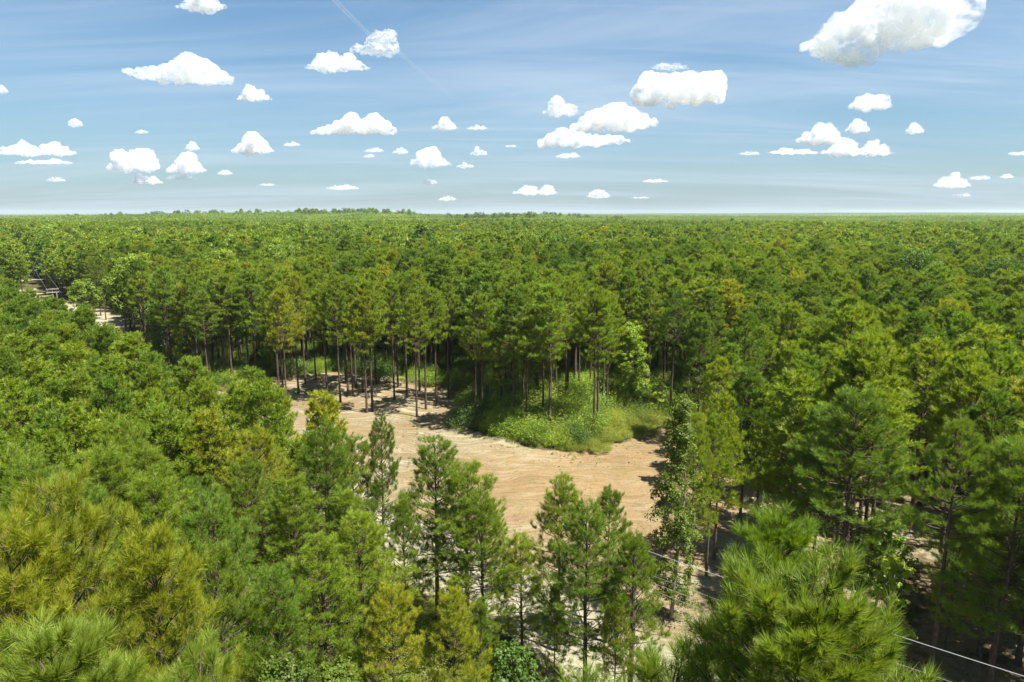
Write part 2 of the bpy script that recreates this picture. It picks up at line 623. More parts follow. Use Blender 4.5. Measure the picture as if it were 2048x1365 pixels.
def ground_z(x, y):
    """gentle relief: flat round the clearing, low swells and a far ridge"""
    x, y = np.asarray(x, float), np.asarray(y, float)
    r = np.hypot(x, y)
    far = np.clip((r - 220) / 500, 0, 1)
    z = far * (vnoise(x / 420 + 7.3, y / 420 + 2.1, 3) - 0.55) * 9
    az = np.arctan2(x, y)
    ridge = np.exp(-((r - 1350) / 330) ** 2) * (9 * np.exp(-((az + 0.19) / 0.14) ** 2) + 9 * np.exp(-((az + 0.42) / 0.2) ** 2) + 8 * np.exp(-((az - 0.02) / 0.07) ** 2))
    ridge += np.exp(-((r - 5200) / 700) ** 2) * (8 + 14 * vnoise(az * 9 + 4, r * 0 + 0.5, 9)) * np.clip((az + 0.05) / 0.3, 0, 1)
    z = z + ridge - np.clip((r - 1800) / 4000, 0, 1) * 5
    return z


def road_dist(P):
    return line_dist(P, ROAD)


def left_of_road(x, y):
    """True on the near (camera) side of the road"""
    return x < np.interp(-y, -ROADA[:, 1], ROADA[:, 0])


# ------------------------------------------------------------------ ground mesh and material
def ground_material():
    m, t = mat('ground')
    geo = t.n('ShaderNodeNewGeometry').outputs['Position']
    a_s = t.n('ShaderNodeAttribute', {'attribute_name': 'sand'}).outputs['Fac']
    a_r = t.n('ShaderNodeAttribute', {'attribute_name': 'road'}).outputs['Fac']
    a_o = t.n('ShaderNodeAttribute', {'attribute_name': 'orange'}).outputs['Fac']
    wn = t.n('ShaderNodeTexNoise', None, Scale=0.11, Detail=2.0)
    t.put(wn.inputs['Vector'], geo)
    wv = t.n('ShaderNodeVectorMath', {'operation': 'MULTIPLY_ADD'})
    t.put(wv.inputs[0], wn.outputs['Color'])
    wv.inputs[1].default_value = (9.0, 9.0, 0.0)
    t.put(wv.inputs[2], geo)
    gw = wv.outputs[0]          # bends the machine tracks
    fine = t.noise(geo, 3.2, 5, 0.65)
    mid = t.noise(geo, 0.55, 4, 0.6)
    big_ = t.noise(geo, 0.09, 3, 0.55)

    def streak(ang, sx, sy, sc):
        mp = t.n('ShaderNodeMapping', None, Vector=gw, Rotation=(0, 0, R_(ang)), Scale=(sx, sy, 1))
        return t.noise(mp.outputs[0], sc, 4, 0.6, 0.35)
    s1 = streak(50, 0.22, 1.3, 0.7)       # lines left by the dozer, along the road
    s2 = streak(-20, 0.22, 1.4, 0.7)      # and across it towards the far corner
    s3 = streak(34, 0.30, 2.6, 1.1)
    # forest floor: brown pine straw with green patches
    litter = t.mix(t.mapr(fine, 0.3, 0.7), c4(0.048, 0.035, 0.017), c4(0.100, 0.072, 0.036))
    litter = t.mix(t.mapr(mid, 0.46, 0.62), litter, t.mix(t.mapr(fine, 0.35, 0.65), c4(0.026, 0.048, 0.009), c4(0.057, 0.084, 0.016)))
    # dirt of the clearing
    tan = t.mix(t.mapr(big_, 0.32, 0.66), c4(0.196, 0.144, 0.077), c4(0.209, 0.170, 0.101))
    orange = c4(0.229, 0.150, 0.067)
    dirt = t.mix(t.math('MULTIPLY', a_o, t.mapr(mid, 0.25, 0.6, 0.45, 0.9)), tan, orange)
    pale = t.math('MULTIPLY', t.mapr(s1, 0.46, 0.62), t.mapr(big_, 0.28, 0.52))
    dirt = t.mix(t.math('MULTIPLY', pale, t.math('SUBTRACT', 0.95, t.math('MULTIPLY', a_o, 0.8))), dirt, c4(0.279, 0.255, 0.169))
    dk = t.math('MAXIMUM', t.mapr(s2, 0.55, 0.74), t.mapr(s1, 0.44, 0.30))
    dirt = t.mix(t.math('MULTIPLY', dk, 0.40), dirt, c4(0.144, 0.102, 0.053))
    dirt = t.mix(t.math('MULTIPLY', t.mapr(s3, 0.58, 0.72), 0.5), dirt, c4(0.122, 0.087, 0.045))
    clod = t.noise(geo, 2.6, 8, 0.85)
    dirt = t.mix(t.math('MULTIPLY', t.mapr(clod, 0.55, 0.66), 0.8), dirt, c4(0.083, 0.060, 0.032))
    dirt = t.mix(t.math('MULTIPLY', t.mapr(clod, 0.36, 0.26), 0.35), dirt, c4(0.314, 0.262, 0.153))
    def marks(ang, sc, th):
        mp = t.n('ShaderNodeMapping', None, Vector=gw, Rotation=(0, 0, R_(ang)), Scale=(0.16, 2.0, 1), Location=(ang * 0.7, 3, 0))
        n_ = t.noise(mp.outputs[0], sc, 3, 0.6, 0.2)
        return t.mapr(t.math('ABSOLUTE', t.math('SUBTRACT', n_, 0.5)), 0.0, th, 1.0, 0.0)
    mk = t.math('MAXIMUM', t.math('MULTIPLY', marks(48, 0.7, 0.035), t.mapr(mid, 0.35, 0.55)), t.math('MULTIPLY', marks(-24, 0.6, 0.032), t.mapr(big_, 0.66, 0.46)))
    dirt = t.mix(t.math('MULTIPLY', mk, 0.6), dirt, c4(0.105, 0.072, 0.036))
    # thin weeds coming through
    wd = t.math('MULTIPLY', t.mapr(t.noise(geo, 0.8, 5, 0.75), 0.56, 0.64), t.mapr(fine, 0.42, 0.60))
    dirt = t.mix(t.math('MULTIPLY', wd, 0.75), dirt, c4(0.110, 0.110, 0.031))
    road = t.mix(t.mapr(s1, 0.3, 0.7), c4(0.227, 0.214, 0.141), c4(0.299, 0.276, 0.196))
    road = t.mix(t.math('MULTIPLY', t.mapr(fine, 0.55, 0.75), 0.4), road, c4(0.209, 0.174, 0.094))
    dirt = t.mix(t.math('MULTIPLY', a_r, t.mapr(mid, 0.2, 0.5, 0.7, 1.0)), dirt, road)
    edge = t.math('ADD', a_s, t.math('MULTIPLY', t.math('SUBTRACT', t.noise(geo, 1.1, 5, 0.65), 0.5), 0.75))
    col = t.mix(t.mapr(edge, 0.38, 0.62), litter, dirt)
    hgt = t.math('ADD', t.math('MULTIPLY', fine, 0.5), t.math('ADD', t.math('MULTIPLY', s2, 0.6), t.math('MULTIPLY', clod, 0.35)))
    hgt = t.math('ADD', hgt, t.math('MULTIPLY', s1, 0.7))
    bp = t.n('ShaderNodeBump', None, Height=hgt, Strength=1.0, Distance=0.35)
    p = t.n('ShaderNodeBsdfPrincipled', None, Base_Color=col, Roughness=0.95, Normal=bp)
    p.inputs['Specular IOR Level'].default_value = 0.1
    t.put(t.n('ShaderNodeOutputMaterial').inputs[0], p)
    return m


M_GROUND = ground_material()


def ground_fields(P):
    x, y = P[:, 0], P[:, 1]
    dc = inside_dist(P, CLEAR) + (vnoise(x / 3.1, y / 3.1, 5) - 0.5) * 2.4 + (vnoise(x / 0.9, y / 0.9, 6) - 0.5) * 0.8
    dr = 3.4 - road_dist(P) + (vnoise(x / 5, y / 5, 8) - 0.5) * 1.2
    r = np.hypot(x, y)
    dr = dr - np.clip((r - 420) / 100, 0, 1) * 6
    dp = inside_dist(P, PULL)
    clear = np.clip(0.5 + dc / 1.6, 0, 1)
    road = np.clip(0.5 + dr / 1.4, 0, 1)
    pull = np.clip(0.5 + dp / 2.0, 0, 1)
    sand = np.maximum(np.maximum(clear, road), pull)
    # litter creeps back over the dirt under the trees to the right
    sand = sand - np.clip((x - 17 - (y - 50) * 0.10) / 9, 0, 1) * (0.12 + 0.50 * vnoise(x / 2.6 + 9, y / 2.6, 12)) * (clear > 0.3) * (road < 0.5)
    orange = np.clip(1 - np.hypot((x - 9) / 22, (y - 62) / 17), 0, 1) ** 0.6
    return sand, np.maximum(road, pull * 0.8), orange, clear, dr


def make_ground():
    def grid(xs, ys):
        X, Y = np.meshgrid(xs, ys)
        return np.c_[X.ravel(), Y.ravel()], len(xs), len(ys)
    # one graded lattice: fine in the clearing, coarse to the horizon
    def graded(a, b, step, far, g):
        mid = np.arange(a, b + step * 0.5, step)
        lo, hi, s = [a], [b], step
        while hi[-1] < far:
            s *= g
            hi.append(hi[-1] + s)
        s = step
        while lo[-1] > -far:
            s *= g
            lo.append(lo[-1] - s)
        return np.concatenate([np.array(lo[:0:-1]), mid, np.array(hi[1:])])
    xs = graded(-60, 48, 0.45, 14000, 1.09)
    ys = graded(12, 116, 0.45, 14000, 1.09)
    ys = ys[ys > -400]
    P, nx, ny = grid(xs, ys)
    sand, road, orange, clear, dr = ground_fields(P)
    x, y = P[:, 0], P[:, 1]
    z = ground_z(x, y)
    near = np.clip(1 - (np.hypot(x, y - 60) - 70) / 40, 0, 1)
    ca, sa = math.cos(R_(50)), math.sin(R_(50))
    u1 = (x * sa + y * ca)
    l1 = (x * ca - y * sa)
    rut = (vnoise(u1 / 0.9 + 3, l1 / 14, 21) - 0.5) * 0.12
    ca, sa = math.cos(R_(-20)), math.sin(R_(-20))
    u2, l2 = (x * sa + y * ca), (x * ca - y * sa)
    rut2 = (vnoise(u2 / 0.85 + 5, l2 / 11, 22) - 0.5) * 0.05
    lump = (vnoise(x / 1.3, y / 1.3, 23) - 0.5) * 0.14 + (vnoise(x / 7, y / 7, 24) - 0.5) * 0.7
    z = z + near * (lump + clear * (rut + rut2)) - near * np.clip(road, 0, 1) * 0.05
    z = z + near * 0.35 * np.exp(-((inside_dist(P, CLEAR)) / 0.9) ** 2) * (vnoise(x / 2, y / 2, 31) > 0.45)      # scraped up berm on the edge
    i = (np.arange(ny - 1)[:, None] * nx + np.arange(nx - 1)[None, :]).ravel()
    F = np.stack([i, i + 1, i + nx + 1, i + nx], -1)
    fc = clear[F].mean(1)
    fr = np.clip(0.5 + dr[F].mean(1), 0, 1)
    sel_r = fr > 0.5
    sel_c = (fc > 0.5) & ~sel_r
    V = np.c_[P, z]
    for nm, sel, lab in (('forest_floor', ~(sel_r | sel_c), 'brown pine straw forest floor under the pines'),
                         ('dirt_clearing', sel_c, 'bare orange tan dirt clearing scraped by machines'),
                         ('dirt_road', sel_r, 'pale sandy road running through the pine forest')):
        f = F[sel]
        used, inv = np.unique(f, return_inverse=True)
        me = mesh_np(nm, V[used], [inv.reshape(f.shape)], (M_GROUND,), smooth=True)
        for an, arr in (('sand', sand), ('road', road), ('orange', orange)):
            at = me.attributes.new(an, 'FLOAT', 'POINT')
            at.data.foreach_set('value', arr[used].astype(np.float32))
        link(nm, me, kind='structure', label=lab)


make_ground()

# ------------------------------------------------------------------ tree library
YOUNG = [pine_skeleton(100 + i, 12.5, 3.2 + 0.5 * (i % 3), 2.6 + 0.2 * (i % 3), 0.45, 4.6, 'young') for i in range(6)]
OLD = [pine_skeleton(200 + i, 16.5, 7.8 + 0.7 * (i % 3), 2.75 + 0.2 * (i % 3), 0.44, 4.3, 'old', lean=0.03) for i in range(6)]
LIB = {}
FORMS = {'young': YOUNG, 'old': OLD}


def lib(form, i, lod):
    key = (form, i, lod)
    if key not in LIB:
        sk = FORMS[form][i]
        LIB[key] = (wood_mesh(sk, form + '_pine_wood', M_BARK, 8 if lod < 2 else 5, 5 if lod == 0 else (4 if lod == 1 else 3), twigs=lod < 1, limbs=lod < 3),
                    pine_crown_mesh(sk, form + '_pine_crown', M_PINE, lod, i))
    return LIB[key]


RNG = random.Random(5)
TREES = []      # every pine: dict(x, y, h, form, i, rz, mat, r, zone)


def add_pine(x, y, h, form='young', wide=1.0, m=None, zone='', i=None, near=False):
    if i is None:
        i = RNG.randrange(6)
    TREES.append(dict(x=x, y=y, h=h, form=form, i=i, rz=RNG.uniform(0, 6.28), wide=wide, m=m, zone=zone, hand=near))


def crown_top(u, v, d, form='young', wide=1.0, m=None, zone='', i=None):
    x, y, z = top_at(u, v, d)
    add_pine(x, y, z - float(ground_z(x, y)), form, wide, m, zone, i, True)


# pines on the near side of the road, in front of the clearing
FRONT = 'roadside'
for a in [(868, 890, 39.5, 0.95, 'D'), (930, 940, 37.0, 1.0, None), (965, 1000, 35.5, 0.8, None), (1120, 965, 37.0, 0.85, None), (1178, 1012, 32.8, 0.95, 'D'), (1218, 985, 38.0, 0.75, 'D'),
          (1272, 1078, 31.2, 0.72, None), (1045, 1075, 35.5, 0.9, None), (758, 838, 45.0, 0.6, 'D'), (640, 797, 49.0, 0.85, 'Y'), (700, 880, 44.0, 0.85, None), (615, 885, 46.0, 0.9, None),
          (507, 740, 60.0, 1.0, None), (557, 780, 56.0, 0.8, None), (720, 1040, 33.0, 1.0, None), (805, 1010, 37.0, 0.65, None), (690, 985, 37.5, 0.95, None), (905, 1195, 27.0, 0.75, 'Y'),
          (580, 965, 38.0, 1.0, None), (640, 1090, 30.0, 0.95, None), (960, 1205, 30.0, 0.6, None), (1235, 1215, 30.5, 0.6, 'Y'), (1110, 1175, 33.0, 0.5, None), (780, 1180, 29.0, 0.8, 'Y'),
          (545, 1140, 27.0, 0.85, 'B'), (430, 1110, 25.5, 0.7, None)]:
    crown_top(a[0], a[1], a[2], 'young', a[3] * 1.18, a[4], FRONT)
# taller yellow-green pines at the left
for a in [(105, 1005, 18.5, 0.85, 'Y', 2), (305, 1068, 19.5, 0.8, 'Y', 0), (5, 1085, 16.5, 0.75, 'Y', 4)]:
    crown_top(a[0], a[1], a[2], 'young', a[3], a[4], 'yellow', a[5])
# the tree tops that reach up close under the camera are built apart below (HERO)
# right hand side, standing in the dirt
SAND = 'sandside'
for u, v, h, f, wd, m in [(1378, 1168, 12.3, 'young', .75, None), (1412, 1150, 12.0, 'old', .75, None), (1428, 1118, 12.6, 'young', .75, None), (1480, 1042, 13.0, 'young', .9, 'D'), (1512, 1048, 12.0, 'young', .9, None),
                          (1655, 1062, 12.8, 'young', 1.1, None), (1590, 1010, 13.6, 'young', 1.0, 'B'), (1690, 1132, 17.0, 'old', .95, None), (1672, 1118, 16.2, 'old', .9, 'D'), (1712, 1112, 16.8, 'old', .95, None),
                          (1700, 1092, 16.0, 'old', .9, None), (1640, 1000, 14.5, 'old', .95, None), (1818, 1062, 16.0, 'old', 1.0, None), (1838, 1012, 15.8, 'old', 1.0, 'D'), (1882, 1102, 15.5, 'old', .95, None),
                          (1908, 1142, 15.2, 'old', .9, None), (1935, 1205, 14.5, 'old', .95, 'D'), (1890, 1302, 9.2, 'young', .75, 'Y'), (1958, 1312, 13.0, 'young', .9, None), (1560, 960, 13.5, 'young', 1.0, None),
                          (1452, 958, 13.4, 'old', 1.0, 'B'), (1425, 985, 12.6, 'old', .85, None), (1745, 1035, 14.6, 'old', 1.0, None), (2035, 1330, 14.0, 'young', 1.0, None), (2010, 1190, 15.5, 'old', 1.0, 'Y'),
                          (1510, 910, 14.0, 'old', 1.0, None), (1470, 885, 13.0, 'young', 1.0, 'B')]:
    x, y = gp(u, v)
    add_pine(x, y, h, f, wd, m, SAND, None, True)
# thinned stand at the back left of the clearing
THIN = 'thinned'
for u, v in [(575, 830), (597, 786), (611, 769), (632, 762), (655, 796), (681, 804), (692, 768), (696, 783), (706, 794), (712, 776), (726, 789), (734, 827), (745, 824), (789, 800), (796, 776), (814, 789),
             (834, 834), (852, 820), (839, 780), (873, 812), (897, 796), (585, 763), (752, 770), (560, 815), (566, 775)]:
    x, y = gp(u, v)
    add_pine(x, y, RNG.uniform(15.6, 17.6), 'old', RNG.uniform(.78, 1.0), 'Y' if u in (597, 734, 575) else None, THIN, None, True)
# first trees of the uncut corner
EDGE = 'corner'
for u, v in [(952, 858), (965, 850), (1011, 799), (1046, 835), (1086, 857), (1101, 844), (1131, 830), (1187, 875), (1194, 868), (1206, 823), (1212, 841), (1296, 801), (1292, 786), (1342, 791), (1326, 781),
             (1028, 781), (1135, 815), (1157, 796), (1000, 822), (1070, 805), (1085, 780), (985, 790), (1180, 790)]:
    x, y = gp(u, v)
    add_pine(x, y, RNG.uniform(15.2, 17.4), 'old', RNG.uniform(.8, 1.0), None, EDGE, None, True)
for u, v in [(212, 640), (202, 632), (190, 626)]:
    x, y = gp(u, v)
    add_pine(x, y, 14.5, 'old', .9, None, 'verge', None, True)
HAND = np.array([(t['x'], t['y']) for t in TREES])

# broad-leaved trees: (x, y, height, crown radius, crown base, material, what)
HW = []


def add_hw(u, v, d, Rr, m, label, kind='broadleaf_tree', cbf=0.3):
    x, y, z = top_at(u, v, d)
    HW.append(dict(x=x, y=y, h=z - float(ground_z(x, y)), R=Rr, m=m, label=label, kind=kind, cbf=cbf))


add_hw(268, 512, 140, 5.8, 'G', 'broad round hardwood tree rising beside the sandy verge of the far road')
add_hw(330, 600, 117, 4.6, 'D', 'dark leafy hardwood at the edge of the road corner, below the broad round one')
add_hw(262, 452, 262, 6.0, 'Y', 'yellow-topped hardwood poking out of the far pine canopy')
add_hw(100, 448, 330, 7.0, 'Y', 'wide pale green hardwood beside the far end of the road gap')
add_hw(150, 462, 285, 6.0, 'G', 'bushy green hardwood lining the far road, one back from the bend')
add_hw(200, 500, 205, 5.2, 'D', 'dark hardwood over the shaded side of the far road')
add_hw(168, 560, 172, 4.2, 'G', 'leafy hardwood standing over the shadow on the far road')
add_hw(90, 500, 262, 4.6, 'D', 'dark hardwood where the road gap narrows')
add_hw(130, 530, 215, 4.2, 'D', 'dark low hardwood on the shaded bank of the far road')
add_hw(560, 478, 165, 6.0, 'G', 'large spreading tree with a domed crown in the back canopy')
add_hw(440, 500, 150, 4.8, 'G', 'mid green rounded tree in the canopy next to the domed one')
add_hw(845, 452, 215, 5.0, 'D', 'dark rounded tree standing a little above the middle canopy')
add_hw(1835, 500, 130, 5.0, 'D', 'big dark tree standing above the right part of the canopy')
add_hw(2010, 520, 125, 5.5, 'D', 'dark broad crown by the picture edge, right of the other dark tree')
add_hw(1225, 470, 190, 4.0, 'X', 'bare grey-brown dying tree among the green canopy')
add_hw(1640, 440, 420, 7.0, 'Y', 'yellowish olive hardwood crown far out toward the horizon')
HWP = np.array([(t['x'], t['y'], t['R']) for t in HW])


# ------------------------------------------------------------------ scatter the forest
def jitter_grid(x0, x1, y0, y1, s, seed):
    rng = np.random.default_rng(seed)
    xs, ys = np.arange(x0, x1, s), np.arange(y0, y1, s * 0.9)
    X, Y = np.meshgrid(xs, ys)
    X = X + (np.arange(len(ys)) % 2)[:, None] * s * 0.5
    return np.c_[X.ravel(), Y.ravel()] + rng.uniform(-0.36, 0.36, (X.size, 2)) * s


def free_of(P, road_gap=4.4, clear_gap=1.2):
    """off the road and the clearing, in the wedge the camera faces"""
    k = np.abs(P[:, 0]) < P[:, 1] * 0.86 + 16
    k &= road_dist(P) > (np.where(P[:, 1] > 215, min(road_gap, 2.4), road_gap) + np.clip((P[:, 1] - 60) / 90, 0, 1) * 1.0) * np.clip((520 - P[:, 1]) / 260, 0, 1)
    k &= (inside_dist(P, CLEAR) < -clear_gap) | ((P[:, 0] > 21) & (P[:, 1] < 76) & (road_dist(P) > 7))
    k &= inside_dist(P, PULL) < -1.0
    return k


def far_from(P, Q, r):
    k = np.ones(len(P), bool)
    for q in Q:
        k &= np.hypot(P[:, 0] - q[0], P[:, 1] - q[1]) > (r if len(q) < 3 else r * 0.3 + q[2] * 0.62)
    return k


P = jitter_grid(-190, 190, 15, 200, 3.9, 1)
P = P[free_of(P)]
P = P[far_from(P, HAND, 2.7) & far_from(P, HWP, 2.0)]
rs = np.random.default_rng(4)
lf = left_of_road(P[:, 0], P[:, 1])
FAR_P = []
for (x, y), L in zip(P, lf):
    d = math.hypot(x, y)
    if L:
        if 50 < y < 300 and np.interp(-y, -ROADA[:, 1], ROADA[:, 0]) - x < np.interp(y, [50, 62, 80, 110, 125, 185, 225, 260], [5.5, 8, 9, 11, 17, 17, 4, 2.5]):
            continue
        # keep the middle of the picture open where the photograph looks through to the road
        if y < 47 and x > -17 - (y - 47) * 0.0 and x > -10.5 - (47 - y) * 0.15 and x < 12:
            continue
        h = rs.uniform(10.6, 13.6) + 0.6 * (d > 90)
        # near the camera the stand steps up towards it on the left
        if y < 24 and x > -6:
            continue
        form = 'young'
        zone = 'leftstand'
    else:
        if rs.random() < 0.06:
            continue
        nearR = x > 20 and y < 92
        if nearR:
            if rs.random() < (0.22 if inside_dist(np.array([[x, y]]), CLEAR)[0] > 0 else 0.08):
                continue
            form = 'young' if rs.random() < 0.45 else 'old'
            h = rs.uniform(12.5, 15.5) if form == 'young' else rs.uniform(14.2, 17.0)
        else:
            form = 'old' if rs.random() < 0.8 else 'young'
            h = rs.uniform(14.6, 17.6) if form == 'old' else rs.uniform(12.6, 15.6)
            if 11 < x < 24 and 78 < y < 101:
                continue
            h += rs.uniform(-1.3, 1.3) + 3.0 * (vnoise(np.array([x / 28.]), np.array([y / 28.]), 41)[0] - 0.5)
        zone = 'rightstand' if nearR else 'backstand'
    q = rs.random()
    mt = None if q < 0.55 else ('Y' if q < 0.61 else ('D' if q < 0.88 else 'B'))
    if L and q > 0.64 and q < 0.72:
        mt = None
    add_pine(x, y, h, form, rs.uniform(0.85, 1.2) * (1.0 if L else 1.05), mt, zone)

MATS = {None: M_PINE, 'Y': M_PINE_Y, 'D': M_PINE_D, 'B': M_PINE_B}
LOOK = {None: 'mid green', 'Y': 'yellow-green', 'D': 'dark green', 'B': 'blue-green'}


def in_view(t, pad=25):
    a = proj(t['x'], t['y'], t['h'])
    b = proj(t['x'], t['y'], t['h'] * 0.6)
    return any(q and -pad < q[0] < 2048 + pad and -pad < q[1] < 1365 + pad for q in (a, b))


for t in TREES:
    t['d'] = math.hypot(t['x'], t['y'], CAM_H - t['h'] * 0.8)
    t['see'] = in_view(t)
vis = sorted([t for t in TREES if t['see']], key=lambda t: t['d'] - (30 if t['hand'] else 0))
OWN = vis[:290]
own = set(id(t) for t in OWN)
REST = [t for t in TREES if id(t) not in own and not (not t['see'] and t['d'] < 15)]
print('pines', len(TREES), 'visible', len(vis), 'own to', OWN[-1]['d'])

# ------------------------------------------------------------------ labels of the counted pines
ORD = ['first', 'second', 'third', 'fourth', 'fifth', 'sixth', 'seventh', 'eighth', 'ninth', 'tenth', 'eleventh', 'twelfth', 'thirteenth', 'fourteenth', 'fifteenth', 'sixteenth', 'seventeenth', 'eighteenth']
ZTXT = {'roadside': 'roadside pines before the clearing', 'yellow': 'tall yellow pines', 'sandside': 'pines in dirt beside clearing',
        'thinned': 'thinned bare-trunked pines', 'corner': 'pines over corner bushes', 'verge': 'pines on far road verge',
        'leftstand': 'dense stand before road', 'rightstand': 'stand beyond clearing', 'backstand': 'tall stand behind clearing'}
GRP = {'roadside': 'pines between the road and the camera', 'yellow': 'tall yellow-green pines near the camera', 'sandside': 'pines standing in the dirt beside the clearing',
       'thinned': 'thinned pines with bare trunks at the back of the clearing', 'corner': 'pines over the bushes at the uncut corner', 'verge': 'pines on the far road verge',
       'leftstand': 'pines of the dense stand short of the road', 'rightstand': 'pines of the stand right of the clearing', 'backstand': 'pines of the tall stand behind the clearing'}
for zn in ZTXT:
    zt = sorted([t for t in OWN if t['zone'] == zn], key=lambda t: t['y'])
    per = 12 if len(zt) > 12 else max(len(zt), 1)
    for r in range(0, len(zt), per):
        row = sorted(zt[r:r + per], key=lambda t: t['x'] / t['y'])
        for k, t in enumerate(row):
            rw = '' if len(zt) <= 12 else ', %s row of' % ORD[r // per]
            t['label'] = '%s pine, %s from left%s %s' % (LOOK[t['m']], ORD[k], rw if rw else ' of the', ZTXT[zn])


def build_pine(t, lod):
    H = FORMS[t['form']][t['i']]['h']
    s = t['h'] / H
    w_ = s * t['wide']
    root = thing('pine_tree', t['label'], 'pine tree', (t['x'], t['y'], float(ground_z(t['x'], t['y'])) - 0.05), t['rz'], (w_, w_, s), GRP[t['zone']])
    wm, cm = lib(t['form'], t['i'], lod)
    link('trunk', wm, root)
    c = link('crown', cm, root)
    if t['m']:
        c.material_slots[0].link = 'OBJECT'
        c.material_slots[0].material = MATS[t['m']]
    return root


for t in OWN:
    build_pine(t, 0 if t['d'] < 29 else (1 if t['d'] < 50 else 2))


# ------------------------------------------------------------------ the tree tops close under the camera
def hero(u, v, d, h_add, Rr, seed, m, label, cbf=0.55, n_tufts=260, group=None):
    """a tall pine whose nearest needle tufts are parts of their own"""
    x, y, z = top_at(u, v, d)
    sk = pine_skeleton(seed, z, z * cbf, Rr, 0.41, 5.6, 'dome')
    root = thing('pine_tree', label, 'pine tree', (x, y, 0), 0.0, None, group)
    link('trunk', wood_mesh(sk, 'near_pine_wood', M_BARK_G if m is M_PINE_Y else M_BARK, 9, 5, twigs=True, bscale=1.15), root)
    Pw = sk['P'] + np.array([x, y, 0])
    dist = np.linalg.norm(Pw - np.array([0, 0, CAM_H]), axis=1)
    order = np.argsort(dist)
    own_i = order[:n_tufts]
    rest = np.ones(len(Pw), bool)
    rest[own_i] = False
    lowest = sk['P'][:, 2] > z - 9
    link('crown', pine_crown_mesh(sk, 'near_pine_crown', m, 0, seed, rest & lowest), root)
    for j in own_i:
        d_ = Vector(sk['D'][j]).normalized()
        q = d_.to_track_quat('Z', 'Y') @ Euler((0, 0, random.Random(int(j)).uniform(0, 6.28))).to_quaternion()
        o = link('needle_tuft', TUFTS[m.name][int(j) % 5], root)
        o.matrix_local = Matrix.LocRotScale(Vector(sk['P'][j]), q, Vector([float(sk['Z'][j])] * 3))
    return root


TUFTS = {}
for m_ in (M_PINE, M_PINE_H, M_PINE_B):
    TUFTS[m_.name] = []
    for k in range(5):
        rng = np.random.default_rng(900 + k)
        V, F = needles(np.zeros((1, 3)), np.array([[0, 0, 1.0]]), np.ones(1), 120, 0.27, 0.0095, rng, spread=(0.10, 0.95), back=0.95)
        TUFTS[m_.name].append(mesh_np('needle_tuft', V, [F], (m_,)))
hero(1590, 1185, 8.4, 0, 2.1, 501, M_PINE_H, 'bright green pine top reaching up closest to the camera, long needle brushes', 0.62, 295)
hero(1560, 1048, 13.5, 0, 1.5, 502, M_PINE_B, 'grey-green pine top just behind the closest bright pine', 0.6, 120)
hero(120, 1325, 9.0, 0, 2.0, 503, M_PINE_H, 'close pine top filling the bottom left corner', 0.62, 260)
hero(385, 1362, 10.0, 0, 1.5, 504, M_PINE_H, 'close pine top next to the corner one, a little lower', 0.6, 200)
hero(1150, 1362, 9.5, 0, 1.0, 505, M_PINE_B, 'tip of a blue-green pine just entering at the bottom edge', 0.7, 60)
hero(1330, 1362, 9.8, 0, 1.2, 506, M_PINE_H, 'tip of a green pine low beside the closest bright pine', 0.7, 80)


# ------------------------------------------------------------------ broad-leaved trees
LEAFM = {'G': M_LEAF, 'D': M_LEAF_D, 'Y': M_LEAF_Y}
def build_hw(name, x, y, h, Rr, cb, m, label, seed, nclump, leaf, nleaf, col=False, bark=None, cat='tree', group=None):
    mb, V, F = hardwood(seed, h, Rr, cb, nclump, leaf, nleaf, col)
    root = thing(name, label, cat, (x, y, float(ground_z(x, y)) - 0.05), 0, None, group)
    link('trunk', mb.mesh('hardwood_wood', (bark or M_BARK_G,), smooth=True), root)
    if m is not None:
        link('crown', mesh_np('hardwood_crown', V, [F], (m,)), root)
    return root


for k, t in enumerate(HW):
    if t['m'] == 'X':
        build_hw('dead_tree', t['x'], t['y'], t['h'], 3.2, t['h'] * 0.45, None, t['label'], 60 + k, 60, 0, 10, bark=M_DEAD)
        continue
    d = t['y']
    build_hw('broadleaf_tree', t['x'], t['y'], t['h'], t['R'], t['h'] * t['cbf'], LEAFM[t['m']], t['label'], 60 + k, 46 if d < 180 else 34, 0.17 if d < 180 else 0.30, 9000 if d < 180 else 3500,
             group='hardwoods among the pines')
# slender sweetgum at the clearing's edge
x, y = gp(1342, 1236)
build_hw('sweetgum_tree', x, y, 14.9, 1.35, 1.2, M_LEAF_S, 'slender leafy tree with a pale thin stem standing alone at the edge of the clearing', 31, 84, 0.070, 20000, True, M_BARK_G)
x, y, z = top_at(1772, 1030, 40)
build_hw('broadleaf_tree', x, y, z, 1.9, 2.5, M_LEAF, 'small bright leafy tree among the pine trunks, yellowing lower leaves', 32, 40, 0.085, 9000, False, M_BARK_G)
x, y, z = top_at(1790, 1115, 36)
build_hw('broadleaf_tree', x, y, z, 1.5, 0.8, M_LEAF_Y, 'low yellowish leafy tree in front of the small bright one', 33, 26, 0.085, 5000, False, M_BARK_G)
x, y = gp(1258, 812)
build_hw('broadleaf_tree', x, y, 11.5, 2.7, 1.2, M_LEAF_Y, 'bright yellow-green broadleaf tree lit up among dark trunks behind the weeds', 34, 60, 0.10, 20000, False, M_BARK_G)
x, y = gp(1315, 835)
build_hw('broadleaf_tree', x, y, 4.6, 1.5, 0.8, M_LEAF_Y, 'small sprawling yellow-green tree with arching twigs at the clearing corner', 35, 22, 0.10, 2600, False, M_BARK_G)
x, y, z = top_at(575, 1318, 25)
build_hw('broadleaf_tree', x, y, z, 2.0, z * 0.4, M_LEAF_S, 'small glossy-leaved tree at the bottom edge under the pines', 36, 34, 0.06, 12000, False, M_BARK_G)
x, y, z = top_at(670, 1322, 24)
